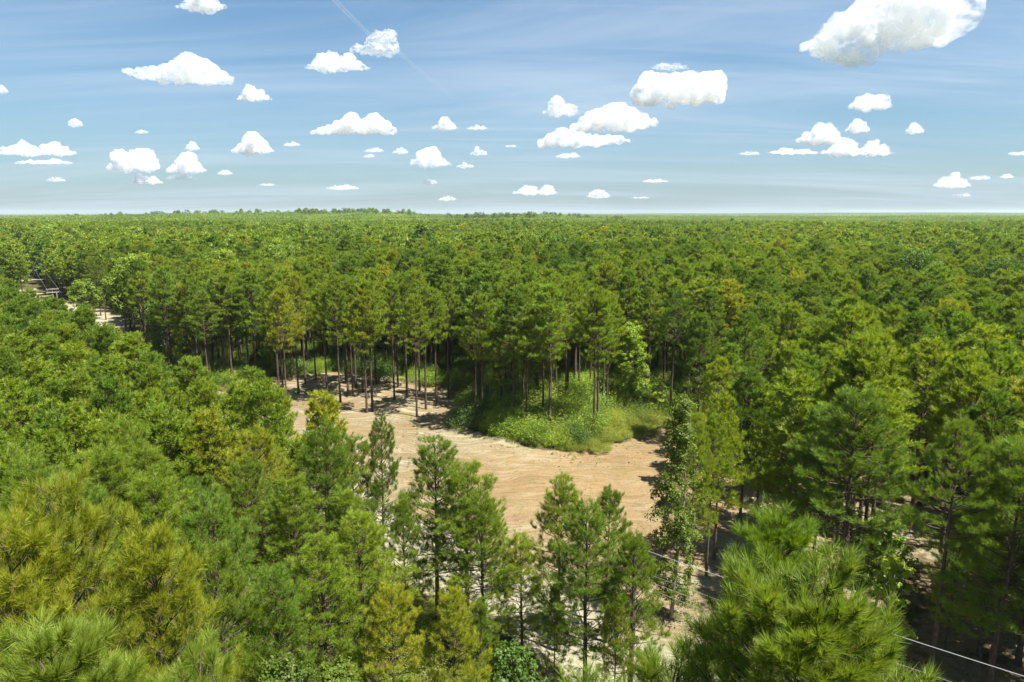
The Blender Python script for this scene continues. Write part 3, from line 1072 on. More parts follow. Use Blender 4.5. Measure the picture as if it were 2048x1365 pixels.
build_hw('broadleaf_tree', x, y, z, 1.5, z * 0.4, M_LEAF_S, 'glossy-leaved sapling crown to the right of the small glossy tree', 37, 26, 0.06, 8000, False, M_BARK_G)
x, y, z = top_at(1020, 1255, 30)
build_hw('broadleaf_tree', x, y, 5.2, 1.9, 0.6, M_LEAF_D, 'dark leafy bush-like tree in the shade below the roadside pines', 38, 26, 0.08, 6000, False, M_BARK_G)

# ------------------------------------------------------------------ bushes along the clearing edge
BL = [('G', 'green'), ('Y', 'yellow-green'), ('D', 'dark green'), ('W', 'weedy lime')]
BM = {'G': M_LEAF, 'Y': M_LEAF_Y, 'D': M_LEAF_D, 'W': M_WEED}
BUSH_LIB = {}
for kk in 'GYDW':
    for v_ in range(3):
        mb, V, F = bush_arrays(700 + ord(kk) + v_, 1.0, 0.72, 0.027 if kk != 'W' else 0.034, 5200 if kk != 'W' else 3400, upright=(kk == 'W' or v_ == 1))
        BUSH_LIB[kk, v_] = (mb.mesh('bush_stems', (M_BARK_G,)), mesh_np('bush_leaves', V, [F], (BM[kk],)))
bl = []
for u, v, hh, kk in [(940, 852, 2.6, 'D'), (978, 858, 1.6, 'G'), (995, 862, 2.3, 'Y'), (1012, 872, 2.0, 'Y'), (1030, 868, 2.8, 'G'), (1052, 880, 2.2, 'Y'), (1075, 886, 2.0, 'G'), (1098, 890, 1.3, 'Y'),
                     (1120, 895, 1.7, 'Y'), (1145, 888, 2.4, 'D'), (1165, 896, 1.1, 'W'), (1190, 898, 1.2, 'W'), (1222, 885, 1.5, 'W'), (1250, 878, 1.2, 'W'), (1145, 902, 1.1, 'W'), (1280, 866, 1.3, 'W'),
                     (1232, 862, 1.8, 'W'), (1262, 852, 1.5, 'W'), (1292, 848, 1.6, 'W'), (1210, 858, 1.9, 'Y'), (1180, 865, 2.2, 'G'), (1100, 866, 2.6, 'G'), (1060, 856, 2.7, 'G'), (1030, 840, 3.0, 'G'),
                     (1000, 838, 2.8, 'G'), (975, 828, 2.9, 'D'), (1088, 840, 2.8, 'Y'), (1130, 856, 3.2, 'Y'), (1160, 848, 2.6, 'G'), (1240, 828, 2.4, 'G'), (1270, 822, 2.6, 'D'), (1195, 838, 2.2, 'G'),
                     (1320, 852, 1.6, 'W'), (1345, 862, 1.3, 'W'), (1340, 838, 2.2, 'G'), (905, 772, 2.0, 'G'), (870, 768, 2.3, 'Y'), (830, 764, 1.8, 'Y'), (640, 742, 1.6, 'Y'), (760, 762, 2.6, 'D'), (680, 742, 2.0, 'G'),
                     (720, 752, 2.4, 'D'), (590, 748, 2.2, 'G'), (925, 790, 2.4, 'D'), (942, 820, 2.2, 'G')]:
    x, y = gp(u, v)
    bl.append([x, y, hh, kk, u, v])
bl.sort(key=lambda b: b[4])
BN = {'G': 'leafy green shrub', 'Y': 'bright yellow-green shrub', 'D': 'dark green shrub', 'W': 'lime-coloured weed clump'}
cnt = {}
for b in bl:
    back = b[5] < 800
    key = (b[3], back)
    cnt[key] = cnt.get(key, 0) + 1
    lab = '%s, %s of its colour from left, %s' % (BN[b[3]], ORD[cnt[key] - 1], 'behind the thinned pines' if back else 'along the bushy corner of the clearing')
    i = RNG.randrange(3)
    sc = b[2] * (1.0 if b[3] == 'W' else 1.22)
    root = thing('weed_clump' if b[3] == 'W' else 'shrub', lab, 'weed clump' if b[3] == 'W' else 'shrub', (b[0], b[1], 0.0), RNG.uniform(0, 6.28), (sc * RNG.uniform(.85, 1.15), sc * RNG.uniform(.85, 1.15), sc * RNG.uniform(.9, 1.2)), 'shrubs along the back edge of the clearing')
    link('stems', BUSH_LIB[b[3], i][0], root)
    link('leaves', BUSH_LIB[b[3], i][1], root)


# ------------------------------------------------------------------ uncountable cover: instanced by geometry nodes
def lib_collection(name, meshes):
    col = bpy.data.collections.new(name)
    for k, me in enumerate(meshes):
        o = bpy.data.objects.new('%s_%03d' % (name, k), me)
        col.objects.link(o)
    return col


GN_CACHE = {}


def scatter(name, label, P, rz, sc, vi, col):
    """ONE object of kind stuff: the library meshes set on the points"""
    me = bpy.data.meshes.new(name)
    P = np.asarray(P, np.float32)
    me.vertices.add(len(P))
    me.vertices.foreach_set('co', P.ravel())
    sc = np.asarray(sc, np.float32)
    if sc.ndim == 1:
        sc = np.repeat(sc[:, None], 3, 1)
    for an, ty, arr, key in (('rot', 'FLOAT_VECTOR', np.c_[np.zeros((len(P), 2)), rz], 'vector'), ('scl', 'FLOAT_VECTOR', sc, 'vector'), ('vi', 'INT', vi, 'value')):
        at = me.attributes.new(an, ty, 'POINT')
        at.data.foreach_set(key, np.ascontiguousarray(arr, dtype=np.int32 if ty == 'INT' else np.float32).ravel())
    o = link(name, me, kind='stuff', label=label)
    g = bpy.data.node_groups.new(name, 'GeometryNodeTree')
    g.interface.new_socket('Geometry', in_out='INPUT', socket_type='NodeSocketGeometry')
    g.interface.new_socket('Geometry', in_out='OUTPUT', socket_type='NodeSocketGeometry')
    N, L = g.nodes, g.links
    gi, go = N.new('NodeGroupInput'), N.new('NodeGroupOutput')
    mp = N.new('GeometryNodeMeshToPoints')
    ci = N.new('GeometryNodeCollectionInfo')
    ci.inputs['Collection'].default_value = col
    ci.inputs['Separate Children'].default_value = True
    ci.inputs['Reset Children'].default_value = True
    ip = N.new('GeometryNodeInstanceOnPoints')
    ip.inputs['Pick Instance'].default_value = True

    def attr(nm, ty):
        a = N.new('GeometryNodeInputNamedAttribute')
        a.data_type = ty
        a.inputs['Name'].default_value = nm
        return a.outputs['Attribute']
    e2r = N.new('FunctionNodeEulerToRotation')
    L.new(attr('rot', 'FLOAT_VECTOR'), e2r.inputs[0])
    L.new(gi.outputs[0], mp.inputs[0])
    L.new(mp.outputs[0], ip.inputs['Points'])
    L.new(ci.outputs[0], ip.inputs['Instance'])
    L.new(attr('vi', 'INT'), ip.inputs['Instance Index'])
    L.new(e2r.outputs[0], ip.inputs['Rotation'])
    L.new(attr('scl', 'FLOAT_VECTOR'), ip.inputs['Scale'])
    L.new(ip.outputs[0], go.inputs[0])
    md = o.modifiers.new('scatter', 'NODES')
    md.node_group = g
    return o


def joined(wood, crown, name):
    """trunk and crown in one library mesh, two material slots"""
    def arr(me):
        v = np.zeros(len(me.vertices) * 3, np.float32)
        me.vertices.foreach_get('co', v)
        li = np.zeros(len(me.loops), np.int32)
        me.loops.foreach_get('vertex_index', li)
        tot = np.zeros(len(me.polygons), np.int32)
        me.polygons.foreach_get('loop_total', tot)
        return v.reshape(-1, 3), li, tot
    v1, l1, t1 = arr(wood)
    v2, l2, t2 = arr(crown)
    k1 = int(t1[0]) if len(t1) else 4
    F1 = l1.reshape(-1, k1)
    F2 = l2.reshape(-1, int(t2[0])) + len(v1)
    me = mesh_np(name, np.r_[v1, v2], [F1, F2], (wood.materials[0], crown.materials[0]))
    me.polygons.foreach_set('material_index', np.r_[np.zeros(len(F1), np.int32), np.ones(len(F2), np.int32)])
    return me


def tinted(me, m):
    c = me.copy()
    c.materials[len(c.materials) - 1] = m
    return c


# the rest of the nearer stands (beyond the three hundred largest)
l2 = []
for form in ('young', 'old'):
    for i in range(6):
        base = joined(*lib(form, i, 2), 'pine_mid')
        l2.append(base)
l2 = l2 + [tinted(m_, M_PINE_D) for m_ in l2[::2]] + [tinted(m_, M_PINE_Y) for m_ in l2[1::4]] + [tinted(m_, M_PINE_B) for m_ in l2[::3]]
col2 = lib_collection('pine_mid', l2)


def pick2(form, i, m):
    base = (0 if form == 'young' else 6) + i
    if m == 'D':
        return 12 + base // 2
    if m == 'Y':
        return 18 + (base // 4) % 3
    if m == 'B':
        return 21 + (base // 3) % 4
    return base


PP = np.array([(t['x'], t['y'], float(ground_z(t['x'], t['y']))) for t in REST])
vi = np.array([pick2(t['form'], t['i'], t['m']) for t in REST])
form_h = np.array([12.5] * 6 + [16.5] * 6 + ([12.5] * 3 + [16.5] * 3) + [12.5, 12.5, 16.5] + [12.5, 12.5, 16.5, 16.5])
s_ = np.array([t['h'] for t in REST]) / form_h[vi]
wd = np.array([t['wide'] for t in REST])
scatter('pine_forest', 'unbroken pine forest behind the counted trees', PP, np.array([t['rz'] for t in REST]), np.c_[s_ * wd, s_ * wd, s_], vi, col2)

# 200 - 620 m: single trees of few faces
l3 = [joined(*lib(f, i, 3), 'pine_far') for f in ('young', 'old') for i in range(6)]
l3 += [tinted(m_, M_PINE_D) for m_ in l3[6:9]] + [tinted(m_, M_PINE_B) for m_ in l3[3:6]] + [tinted(m_, M_PINE_Y) for m_ in l3[9:11]]
hwl = []
for k, mk in enumerate([M_LEAF, M_LEAF_D, M_LEAF_Y]):
    mb, V, F = hardwood(800 + k, 16.5, 4.6, 5.0, 26, 0.30, 1900)
    hwl.append(joined(mb.mesh('w', (M_BARK_G,)), mesh_np('c', V, [F], (mk,)), 'hardwood_far'))
n3 = len(l3)
col3 = lib_collection('tree_far', l3 + hwl)
P = jitter_grid(-620, 620, 200, 640, 4.5, 7)
dd = np.hypot(P[:, 0], P[:, 1])
k = free_of(P, 2.4) & (dd < 640)
P = P[k]
P = P[far_from(P, HWP, 2.0)]
rs = np.random.default_rng(14)
pat = vnoise(P[:, 0] / 60 + 5, P[:, 1] / 60, 51)
q = rs.random(len(P))
vi = rs.integers(0, 12, len(P))
vi = np.where(q < 0.16, 12 + rs.integers(0, 3, len(P)), vi)
vi = np.where((q > 0.16) & (q < 0.28), 15 + rs.integers(0, 3, len(P)), vi)
vi = np.where((q > 0.28) & (q < 0.31), 18 + rs.integers(0, 2, len(P)), vi)
hwm = (pat > 0.66) & (rs.random(len(P)) < 0.35)
vi = np.where(hwm, n3 + rs.integers(0, 3, len(P)), vi)
hh = 15.6 + rs.uniform(-2.4, 2.4, len(P)) + 4.5 * (vnoise(P[:, 0] / 45, P[:, 1] / 45, 52) - 0.5)
fh = np.array([12.5] * 6 + [16.5] * 6 + [16.5] * 3 + [12.5] * 3 + [16.5] * 2 + [16.5] * 3)
s_ = hh / fh[vi]
wd = rs.uniform(0.95, 1.25, len(P)) * np.where(fh[vi] < 14, 0.95, 1.0)
scatter('distant_pine_forest', 'distant canopy of pines reaching back from the clearing', np.c_[P, ground_z(P[:, 0], P[:, 1])], rs.uniform(0, 6.28, len(P)), np.c_[s_ * wd, s_ * wd, s_], vi, col3)


# 620 m - 2.3 km and on to the horizon: patches of canopy, every crown a little heap of leaf clumps
def patch(seed, size, spacing, ntri, leaf, m, hs=(14, 17.6), rr=(2.0, 3.0), mtop=None):
    rng = np.random.default_rng(seed)
    c = jitter_grid(-size / 2, size / 2, -size / 2, size / 2, spacing, seed)
    n = len(c)
    h = rng.uniform(hs[0], hs[1], n)
    r = rng.uniform(rr[0], rr[1], n) * spacing / 4.6
    d = unit(rng.normal(size=(n * ntri, 3)))
    d[:, 2] = np.abs(d[:, 2]) * 1.0 - 0.15
    R3 = np.repeat(r, ntri)
    Pp = np.c_[np.repeat(c, ntri, 0), np.repeat(h - r * 1.5, ntri)] + d * np.c_[R3, R3, R3 * 1.6] * rng.uniform(0.72, 1.05, (n * ntri, 1))
    V, F = leaves(Pp, d * 0.7 + rng.normal(0, 0.75, d.shape), leaf * spacing / 4.6, rng, aspect=0.8)
    # dark litter under the crowns
    me = mesh_np('canopy_patch', V, [F], (m,))
    return me


def patches(name, label, r0, r1, size, spacing, ntri, leaf, seed, hadd=0.0):
    ms = [patch(seed + k, size * 1.04, spacing, ntri, leaf, (M_PINE, M_PINE_D, M_PINE_B, M_PINE_D, M_LEAF)[k]) for k in range(5)]
    P = jitter_grid(-r1, r1, 0, r1, size, seed)
    g = np.round(P / size * 1.0) * size      # keep the lattice closed
    xs = np.arange(-r1, r1, size)
    ys = np.arange(0, r1, size)
    X, Y = np.meshgrid(xs, ys)
    P = np.c_[X.ravel(), Y.ravel()]
    dd = np.hypot(P[:, 0], P[:, 1])
    k = (dd > r0) & (dd < r1) & (np.abs(P[:, 0]) < P[:, 1] * 0.86 + 60)
    P = P[k]
    rs = np.random.default_rng(seed)
    pat = vnoise(P[:, 0] / 190 + 5, P[:, 1] / 190, seed)
    az = np.arctan2(P[:, 0], P[:, 1])
    vi = rs.integers(0, 4, len(P))
    vi = np.where(pat > 0.70, 4, vi)
    vi = np.where((az > 0.25) & (np.hypot(P[:, 0], P[:, 1]) > 700) & (pat > 0.42), 4, vi)
    rz = rs.integers(0, 4, len(P)) * math.pi / 2
    zs_ = ground_z(P[:, 0], P[:, 1]) + rs.uniform(-0.8, 0.8, len(P)) + hadd
    scatter(name, label, np.c_[P, zs_], rz, np.ones(len(P)), vi, lib_collection(name + '_patch', ms))


patches('far_pine_forest', 'far forest canopy rolling toward the horizon', 630, 2300, 42, 4.6, 26, 0.62, 300)
patches('horizon_forest', 'thin band of forest along the horizon', 2300, 9000, 170, 9.0, 9, 1.3, 320)

# tall trees standing up on the ridge line
rs = np.random.default_rng(33)
pts = []
for u0, u1, n, d0, d1 in ((590, 790, 70, 1150, 1400), (795, 830, 8, 1180, 1250), (892, 975, 26, 1000, 1100), (985, 1072, 30, 1000, 1100), (300, 600, 50, 1250, 1500), (1080, 1250, 24, 1200, 1400), (20, 300, 36, 1250, 1500)):
    for _ in range(n):
        u = rs.uniform(u0, u1)
        d = rs.uniform(d0, d1)
        pts.append(((u - 1024) / FPX * d * 0.983, d))
P = np.array(pts)
scatter('ridge_trees', 'row of taller dark trees standing on the ridge at the horizon', np.c_[P, ground_z(P[:, 0], P[:, 1]) + 0.5], rs.uniform(0, 6, len(P)), rs.uniform(1.05, 1.35, len(P))[:, None] * np.array([[1.5, 1.5, 1.05]]),
        np.where(rs.random(len(P)) < 0.6, n3 + rs.integers(0, 2, len(P)), rs.integers(6, 14, len(P))), col3)

# undergrowth beneath the stands and along the corner
P = jitter_grid(-70, 75, 24, 150, 2.1, 61)
rs = np.random.default_rng(62)
ic = inside_dist(P, CLEAR)
k = (ic < -0.6) & (road_dist(P) > 4.2) & ~((P[:, 1] < 50) & left_of_road(P[:, 0], P[:, 1]) & (rs.random(len(P)) < 0.6))
k &= (np.abs(P[:, 0]) < P[:, 1] * 0.8 + 6)
k &= (ic > -22) | (rs.random(len(P)) < 0.45)
P = P[k]
corner = np.exp(-((P[:, 0] - 9) / 16) ** 2 - ((P[:, 1] - 84) / 13) ** 2)
size = (1.0 + 1.6 * rs.random(len(P))) * (0.9 + 0.7 * corner)
close = np.clip((-inside_dist(P, CLEAR) - 0.4) / 3.5, 0.35, 1)
size *= close
order = [('G', 0), ('G', 1), ('D', 0), ('D', 1), ('Y', 0), ('Y', 1), ('W', 0), ('W', 1)]
ucol = lib_collection('undergrowth_plant', [joined(BUSH_LIB[o_][0], BUSH_LIB[o_][1], 'plant') for o_ in order])
pr = rs.random(len(P))
vi = np.select([pr < 0.3, pr < 0.62, pr < 0.80], [rs.integers(0, 2, len(P)), 2 + rs.integers(0, 2, len(P)), 4 + rs.integers(0, 2, len(P))], 6 + rs.integers(0, 2, len(P)))
lime = (P[:, 0] > 10) & (P[:, 0] < 27) & (P[:, 1] > 76) & (P[:, 1] < 90)
vi = np.where(lime & (rs.random(len(P)) < 0.8), 6 + rs.integers(0, 2, len(P)), vi)
size = np.where(lime, size * 0.6, size)
scatter('undergrowth', 'tangled green undergrowth beneath the pine stands', np.c_[P, ground_z(P[:, 0], P[:, 1])], rs.uniform(0, 6.28, len(P)), np.c_[size * 1.2, size * 1.2, size], vi, ucol)
# low weeds fringing the dirt, thinning out over the sand
P = jitter_grid(-48, 44, 26, 112, 0.62, 63)
ic = inside_dist(P, CLEAR) + (vnoise(P[:, 0] / 2, P[:, 1] / 2, 5) - 0.5) * 2
rs = np.random.default_rng(64)
cornr = (P[:, 0] > -2) & (P[:, 0] < 26) & (P[:, 1] > 68)
k = (((ic > -2.2) & (ic < 1.6) & (rs.random(len(P)) < 0.34 - 0.14 * np.clip(ic, 0, 1.6))) | (cornr & (ic > -5) & (ic < 0.4) & (rs.random(len(P)) < 0.8)) | (cornr & (ic >= 0.4) & (ic < 4.5) & (rs.random(len(P)) < 0.30 * np.exp(-ic / 2) * (vnoise(P[:, 0] / 1.7, P[:, 1] / 1.7, 67) > 0.45))) | ((ic >= 0.5) & (vnoise(P[:, 0] / 4, P[:, 1] / 4, 66) > 0.66) & (rs.random(len(P)) < 0.16)))
P = P[k]
ic = ic[k]
scl = np.where(ic > 0.5, rs.uniform(0.10, 0.24, len(P)), rs.uniform(0.25, 0.65, len(P)))
wcol = lib_collection('weed_plant', [tinted(BUSH_LIB['W', i][1], M_WEED) for i in range(3)])
scatter('weeds', 'low lime-green weeds fringing the bare dirt', np.c_[P, np.zeros(len(P)) + 0.02], rs.uniform(0, 6.28, len(P)), scl, rs.integers(0, 3, len(P)), wcol)

# sticks, clods and bark left on the dirt
rs = np.random.default_rng(71)
P = rs.uniform((-46, 22), (42, 108), (9000, 2))
ic = inside_dist(P, CLEAR)
P = P[(ic > 0.2) & (rs.random(len(P)) < 0.25 + 0.75 * np.exp(-ic / 3))]
mb = MB()
for (x, y) in P:
    if rs.random() < 0.45:
        a, L = rs.uniform(0, 3.14), rs.uniform(0.12, 0.6)
        d = np.array([math.cos(a), math.sin(a), 0]) * L
        mb.tube(np.array([[x, y, 0.06], [x + d[0] * .5, y + d[1] * .5, 0.10], [x + d[0], y + d[1], 0.07]]), [0.016, 0.014, 0.006], 3, cap=False)
    else:
        s = rs.uniform(0.03, 0.10)
        c = np.array([x, y, 0.04])
        V = np.array([[1, 0, 0], [0, 1, 0], [-1, 0, 0], [0, -1, 0], [0, 0, 1], [0, 0, -1]]) * s * rs.uniform(0.6, 1.3, (6, 1)) + c
        mb.add(V, [[0, 1, 4], [1, 2, 4], [2, 3, 4], [3, 0, 4], [1, 0, 5], [2, 1, 5], [3, 2, 5], [0, 3, 5]])
link('debris', mb.mesh('debris', (M_BARK,)), kind='stuff', label='sticks, clods and bark scattered over the dirt')

# ------------------------------------------------------------------ snag, poles and wires
x, y = gp(1375, 812)
root = thing('dead_snag', 'broken dead trunk with two pale bare branches at the corner of the uncut stand', 'dead tree', (x, y, 0))
mb = MB()
mb.tube([[0, 0, -.1], [0.05, 0, 1.6], [0.02, 0.05, 3.4], [0.05, 0, 4.6]], [0.20, 0.17, 0.15, 0.12], 8)
link('trunk', mb.mesh('snag_trunk', (M_DEAD,), True), root)
for pts in ([[0, 0, 3.0], [0.8, 0, 3.6], [1.9, -0.1, 4.7], [2.4, -.1, 5.2]], [[0, 0, 2.2], [0.6, -0.1, 2.5], [1.4, -0.2, 2.5]]):
    mb = MB()
    mb.tube(pts, list(np.linspace(0.055, 0.02, len(pts))), 5)
    link('branch', mb.mesh('snag_branch', (M_DEAD,), True), root)

m, t = mat('wire_metal')
p = t.n('ShaderNodeBsdfPrincipled', None, Base_Color=c4(0.24, 0.24, 0.24), Roughness=0.6, Metallic=0.3)
t.put(t.n('ShaderNodeOutputMaterial').inputs[0], p)
M_WIRE = m
m, t = mat('pole_wood')
nz = t.noise(t.n('ShaderNodeTexCoord').outputs['Object'], 4, 4, 0.6)
p = t.n('ShaderNodeBsdfPrincipled', None, Base_Color=t.mix(nz, c4(0.13, 0.10, 0.075), c4(0.26, 0.22, 0.17)), Roughness=0.9)
t.put(t.n('ShaderNodeOutputMaterial').inputs[0], p)
M_POLE = m
m, t = mat('weathered_crossarm')
nz = t.noise(t.n('ShaderNodeTexCoord').outputs['Object'], 6, 3, 0.6)
p = t.n('ShaderNodeBsdfPrincipled', None, Base_Color=t.mix(nz, c4(0.26, 0.24, 0.21), c4(0.40, 0.38, 0.34)), Roughness=0.8)
t.put(t.n('ShaderNodeOutputMaterial').inputs[0], p)
M_ARM = m
m, t = mat('glazed_insulator')
p = t.n('ShaderNodeBsdfPrincipled', None, Base_Color=c4(0.32, 0.20, 0.14), Roughness=0.2)
t.put(t.n('ShaderNodeOutputMaterial').inputs[0], p)
M_INS = m


def pole(x, y, h, ang, label, arms=(0.25,), aw=1.25):
    z0 = float(ground_z(x, y))
    root = thing('utility_pole', label, 'utility pole', (x, y, z0), ang, None, 'utility poles along the road')
    mb = MB()
    mb.tube([[0, 0, -0.3], [0, 0, h * 0.5], [0, 0, h]], [0.17, 0.14, 0.11], 10)
    mb.tube([[0, 0, h - 0.001], [0, 0, h + 0.02]], [0.11, 0.02], 10)
    link('pole', mb.mesh('pole', (M_POLE,), True), root)
    for dz in arms:
        mb = MB()
        mb.box((0.0, -0.19, h - dz), (aw, 0.055, 0.07))
        link('crossarm', mb.mesh('crossarm', (M_ARM,)), root)
        for ox in (-aw * .92, -aw * .35, aw * .35, aw * .92):
            mb = MB()
            mb.tube([[ox, -0.19, h - dz + 0.072], [ox, -0.19, h - dz + 0.13], [ox, -0.19, h - dz + 0.14], [ox, -0.19, h - dz + 0.22]], [0.02, 0.02, 0.055, 0.04], 8)
            link('insulator', mb.mesh('insulator', (M_INS,), True), root)
    return root


def wire(a, b, sag, r, label, group):
    a, b = np.array(a), np.array(b)
    s = np.linspace(0, 1, 25)
    pts = a + (b - a) * s[:, None] - np.c_[s * 0, s * 0, 4 * sag * s * (1 - s)]
    mb = MB()
    mb.tube(pts, np.full(25, r), 6)
    o = link('power_line', mb.mesh('power_line', (M_WIRE,), True), label=label, category='power line', group=group)
    return o


# near span, behind the closest pine
PA, PB = np.array([6.4, 32.8]), np.array([34.3, 12.6])
dv = (PB - PA) / np.linalg.norm(PB - PA)
angp = math.atan2(dv[1], dv[0]) + math.pi / 2
pole(PA[0], PA[1], 9.2, angp, 'wooden utility pole hidden among the roadside pines', arms=(), aw=1.0)
pole(PB[0], PB[1], 9.2, angp, 'wooden utility pole carrying the far end of the near power lines', arms=(), aw=1.0)
NG = 'power lines passing behind the closest pine'
for z, r, sg, lb in ((9.0, 0.016, 0.40, 'thick topmost power line running behind the closest pine'), (7.75, 0.008, 0.40, 'thin second power line below the thick one'),
                     (7.35, 0.008, 0.42, 'thin third power line below the thick one'), (6.95, 0.009, 0.45, 'lowest of the power lines behind the closest pine')):
    wire((PA[0], PA[1] + 0.0, z), (PB[0], PB[1], z), sg, r, lb, NG)

# far road
FP = []
for u, v, d, h, arms, lb in ((113, 586, 140, 9.6, (), 'dark utility pole beside the bright far road, nearest of that row'),
                             (104, 577, 158, 10.2, (0.2, 0.95), 'utility pole with two pale crossarms above the far road bend'),
                             (38, 478, 400, 11.4, (0.3, 1.3), 'farthest utility pole, pale crossarms over the dark road gap')):
    x, y, z = top_at(u, v, d)
    z0 = float(ground_z(x, y))
    pole(x, y, z - z0, R_(37), lb, arms, 1.25)
    FP.append((x, y, z))
for k in range(2):
    for off, nm in ((-1.1, 'outer'), (1.1, 'inner')):
        ca, sa = math.cos(R_(37)) * off, math.sin(R_(37)) * off
        a, b = FP[k], FP[k + 1]
        wire((a[0] + ca, a[1] + sa, a[2] + 0.05), (b[0] + ca, b[1] + sa, b[2] + 0.05), 0.5, 0.02, '%s wire of the %s span along the far road' % (nm, ORD[k]), 'wires along the far road')

print('TRIS', sum(len(m.polygons) for m in bpy.data.meshes if m.users))


# ------------------------------------------------------------------ clouds
def icos(sub):
    import bmesh
    bm = bmesh.new()
    bmesh.ops.create_icosphere(bm, subdivisions=sub, radius=1.0)
    V = np.array([v.co[:] for v in bm.verts])
    F = np.array([[v.index for v in f.verts] for f in bm.faces])
    bm.free()
    return V, F


ICO3 = icos(2)
ICO4 = icos(3)


def cloud_mesh(name, seed, wid, hei, m, prof='dome', vox=0.022, balls=None):
    """a cumulus of unit balls piled on a flat base: wid x hei metres, united and roughened"""
    rng = np.random.default_rng(seed)
    mb = MB()
    n = int(26 + 18 * wid / hei)
    wobble = rng.random(14)
    if balls:
        bb = sorted(balls)
        balls = bb + [((a[0] + b[0]) / 2, (a[1] + b[1]) / 2, max(min(a[2], b[2]), 0.62 * max(a[2], b[2]) * 0 + min(a[2], b[2]))) for a, b in zip(bb[:-1], bb[1:]) if abs(a[1] - b[1]) < 1.5 * (a[2] + b[2])]
        balls = [(x_, z_, max(r_ * 1.22, 2.2 * hei * vox)) for x_, z_, r_ in balls] if hei < 700 else balls
    for bx_, bz_, br_ in (balls or ()):
        for q in range(4):
            jit = rng.uniform(-0.35, 0.35, 3) * br_ * (q > 0)
            rq = br_ * (1.0 if q == 0 else rng.uniform(0.55, 0.8))
            mb.add(ICO3[0] * np.array([rq * 1.08, rq * 1.3, rq]) + np.array([bx_, 0, bz_]) + jit * np.array([1, 2.5, 1]), ICO3[1])
    if balls:
        n = 0
    for i in range(n):
        t = rng.uniform(-1, 1)
        if prof == 'dome':
            e = (1 - abs(t) ** 1.7)
        elif prof == 'left':
            e = (1 - max(0, t)) ** 0.45 * max(0.0, 1 + t) ** 0.3 if t < 0 else (1 - t) ** 0.9
        elif prof == 'rise':
            e = 0.20 + 0.80 * ((t + 1) / 2) ** 0.8
            e *= 1 if t < 0.8 else (1.05 - t) / 0.25
        elif prof == 'band':
            e = min(1.0, 0.25 + 0.6 * (t + 1)) * (1 if t < 0.7 else 0.75)
        elif prof == 'block':
            e = 1.0 if t > -0.75 else 0.55
        elif prof == 'two':
            e = max(1 - abs((t + 0.35) / 0.5) ** 2, 0.8 * (1 - abs((t - 0.5) / 0.5) ** 2), 0.18)
        else:
            e = 0.5 * (1 - abs(t) ** 3)
        e = max(e * (0.62 + 0.75 * wobble[int((t + 1) * 6)]), 0.12)
        zt = hei * e * rng.uniform(0.15, 1.0)
        r = min(hei * e * rng.uniform(0.18, 0.34), zt) + 0.035 * hei
        zc = max(zt - r, r * 0.35)
        ds = rng.uniform(-1, 1) * wid * 0.17 * (1 - abs(t) ** 2)
        V, F = ICO3
        if prof == 'band':
            zc += hei * 0.32 * ((t + 1) / 2) ** 1.3 * (1 - zc / hei)
        mb.add(V * np.array([r * 1.25, r * 1.2, r]) + np.array([t * (wid / 2 - r), ds, zc]), F)
    # a long low base that holds it together
    V, F = ICO4
    sh = 0.22 if prof == 'band' else 0.0
    if balls:
        sh, wid_b = 0.0, 0.0
    Vb = V * np.array([wid * 0.46, wid * 0.15, hei * 0.11]) + np.array([0, 0, hei * 0.11])
    Vb[:, 2] += sh * hei * (Vb[:, 0] / wid + 0.5)
    if not balls:
        mb.add(Vb, F)
    me = mb.mesh(name + '_raw')
    ob = bpy.data.objects.new('cloud_raw', me)
    C.objects.link(ob)
    rm = ob.modifiers.new('r', 'REMESH')
    rm.mode = 'VOXEL'
    rm.voxel_size = max(wid * vox * 0.45, hei * vox)
    sm = ob.modifiers.new('s', 'SMOOTH')
    sm.iterations = 2
    for sc, st in ((0.5, 0.28), (0.2, 0.22), (0, 0), (0.08, 0.10), (0.035, 0.045)):
        if sc == 0:
            r2 = ob.modifiers.new('r2', 'REMESH')
            r2.mode = 'VOXEL'
            r2.voxel_size = rm.voxel_size
            continue
        tx = bpy.data.textures.new('cloud_noise', 'CLOUDS')
        tx.noise_scale = hei * sc
        tx.noise_depth = 3
        d = ob.modifiers.new('d', 'DISPLACE')
        d.texture = tx
        d.texture_coords = 'LOCAL'
        d.strength = hei * st * (0.7 if balls else 1.1)
        d.mid_level = 0.5
    dg = bpy.context.evaluated_depsgraph_get()
    out = bpy.data.meshes.new_from_object(ob.evaluated_get(dg))
    bpy.data.objects.remove(ob)
    out.name = name
    out.materials.clear()
    out.materials.append(m)
    out.polygons.foreach_set('use_smooth', np.ones(len(out.polygons), bool))
    return out
HAZE = 6.5e-5


def cloud_mat(name, od, hei, hei_px):
    m, t = mat(name)
    o = t.n('ShaderNodeOutputMaterial')
    tx = t.n('ShaderNodeTexCoord').outputs['Object']
    sz = 1.0 / hei
    n1 = t.noise(tx, 3.4 * sz, 6, 0.66, 0.4)
    dens = t.math('MULTIPLY', t.mapr(n1, 0.41, 0.60, 0.02, 1.5), od * (0.5 if hei > 250 else 0.32) * (0.6 if hei_px < 22 else 1.0))
    v = t.n('ShaderNodeVolumePrincipled', None, Color=c4(0.91, 0.92, 0.935), Density=dens, Anisotropy=0.25)
    t.put(o.inputs['Volume'], v)
    lw = t.n('ShaderNodeLayerWeight', None, Blend=0.5).outputs['Facing']
    a = t.mapr(lw, 0.25, 0.8, 0.16, 0.0)
    mx = t.n('ShaderNodeMixShader', None, Fac=a)
    t.put(mx.inputs[1], t.n('ShaderNodeBsdfTransparent'))
    t.put(mx.inputs[2], t.n('ShaderNodeBsdfDiffuse', None, Color=c4(0.95, 0.95, 0.95)))
    t.put(o.inputs['Surface'], mx)
    return m


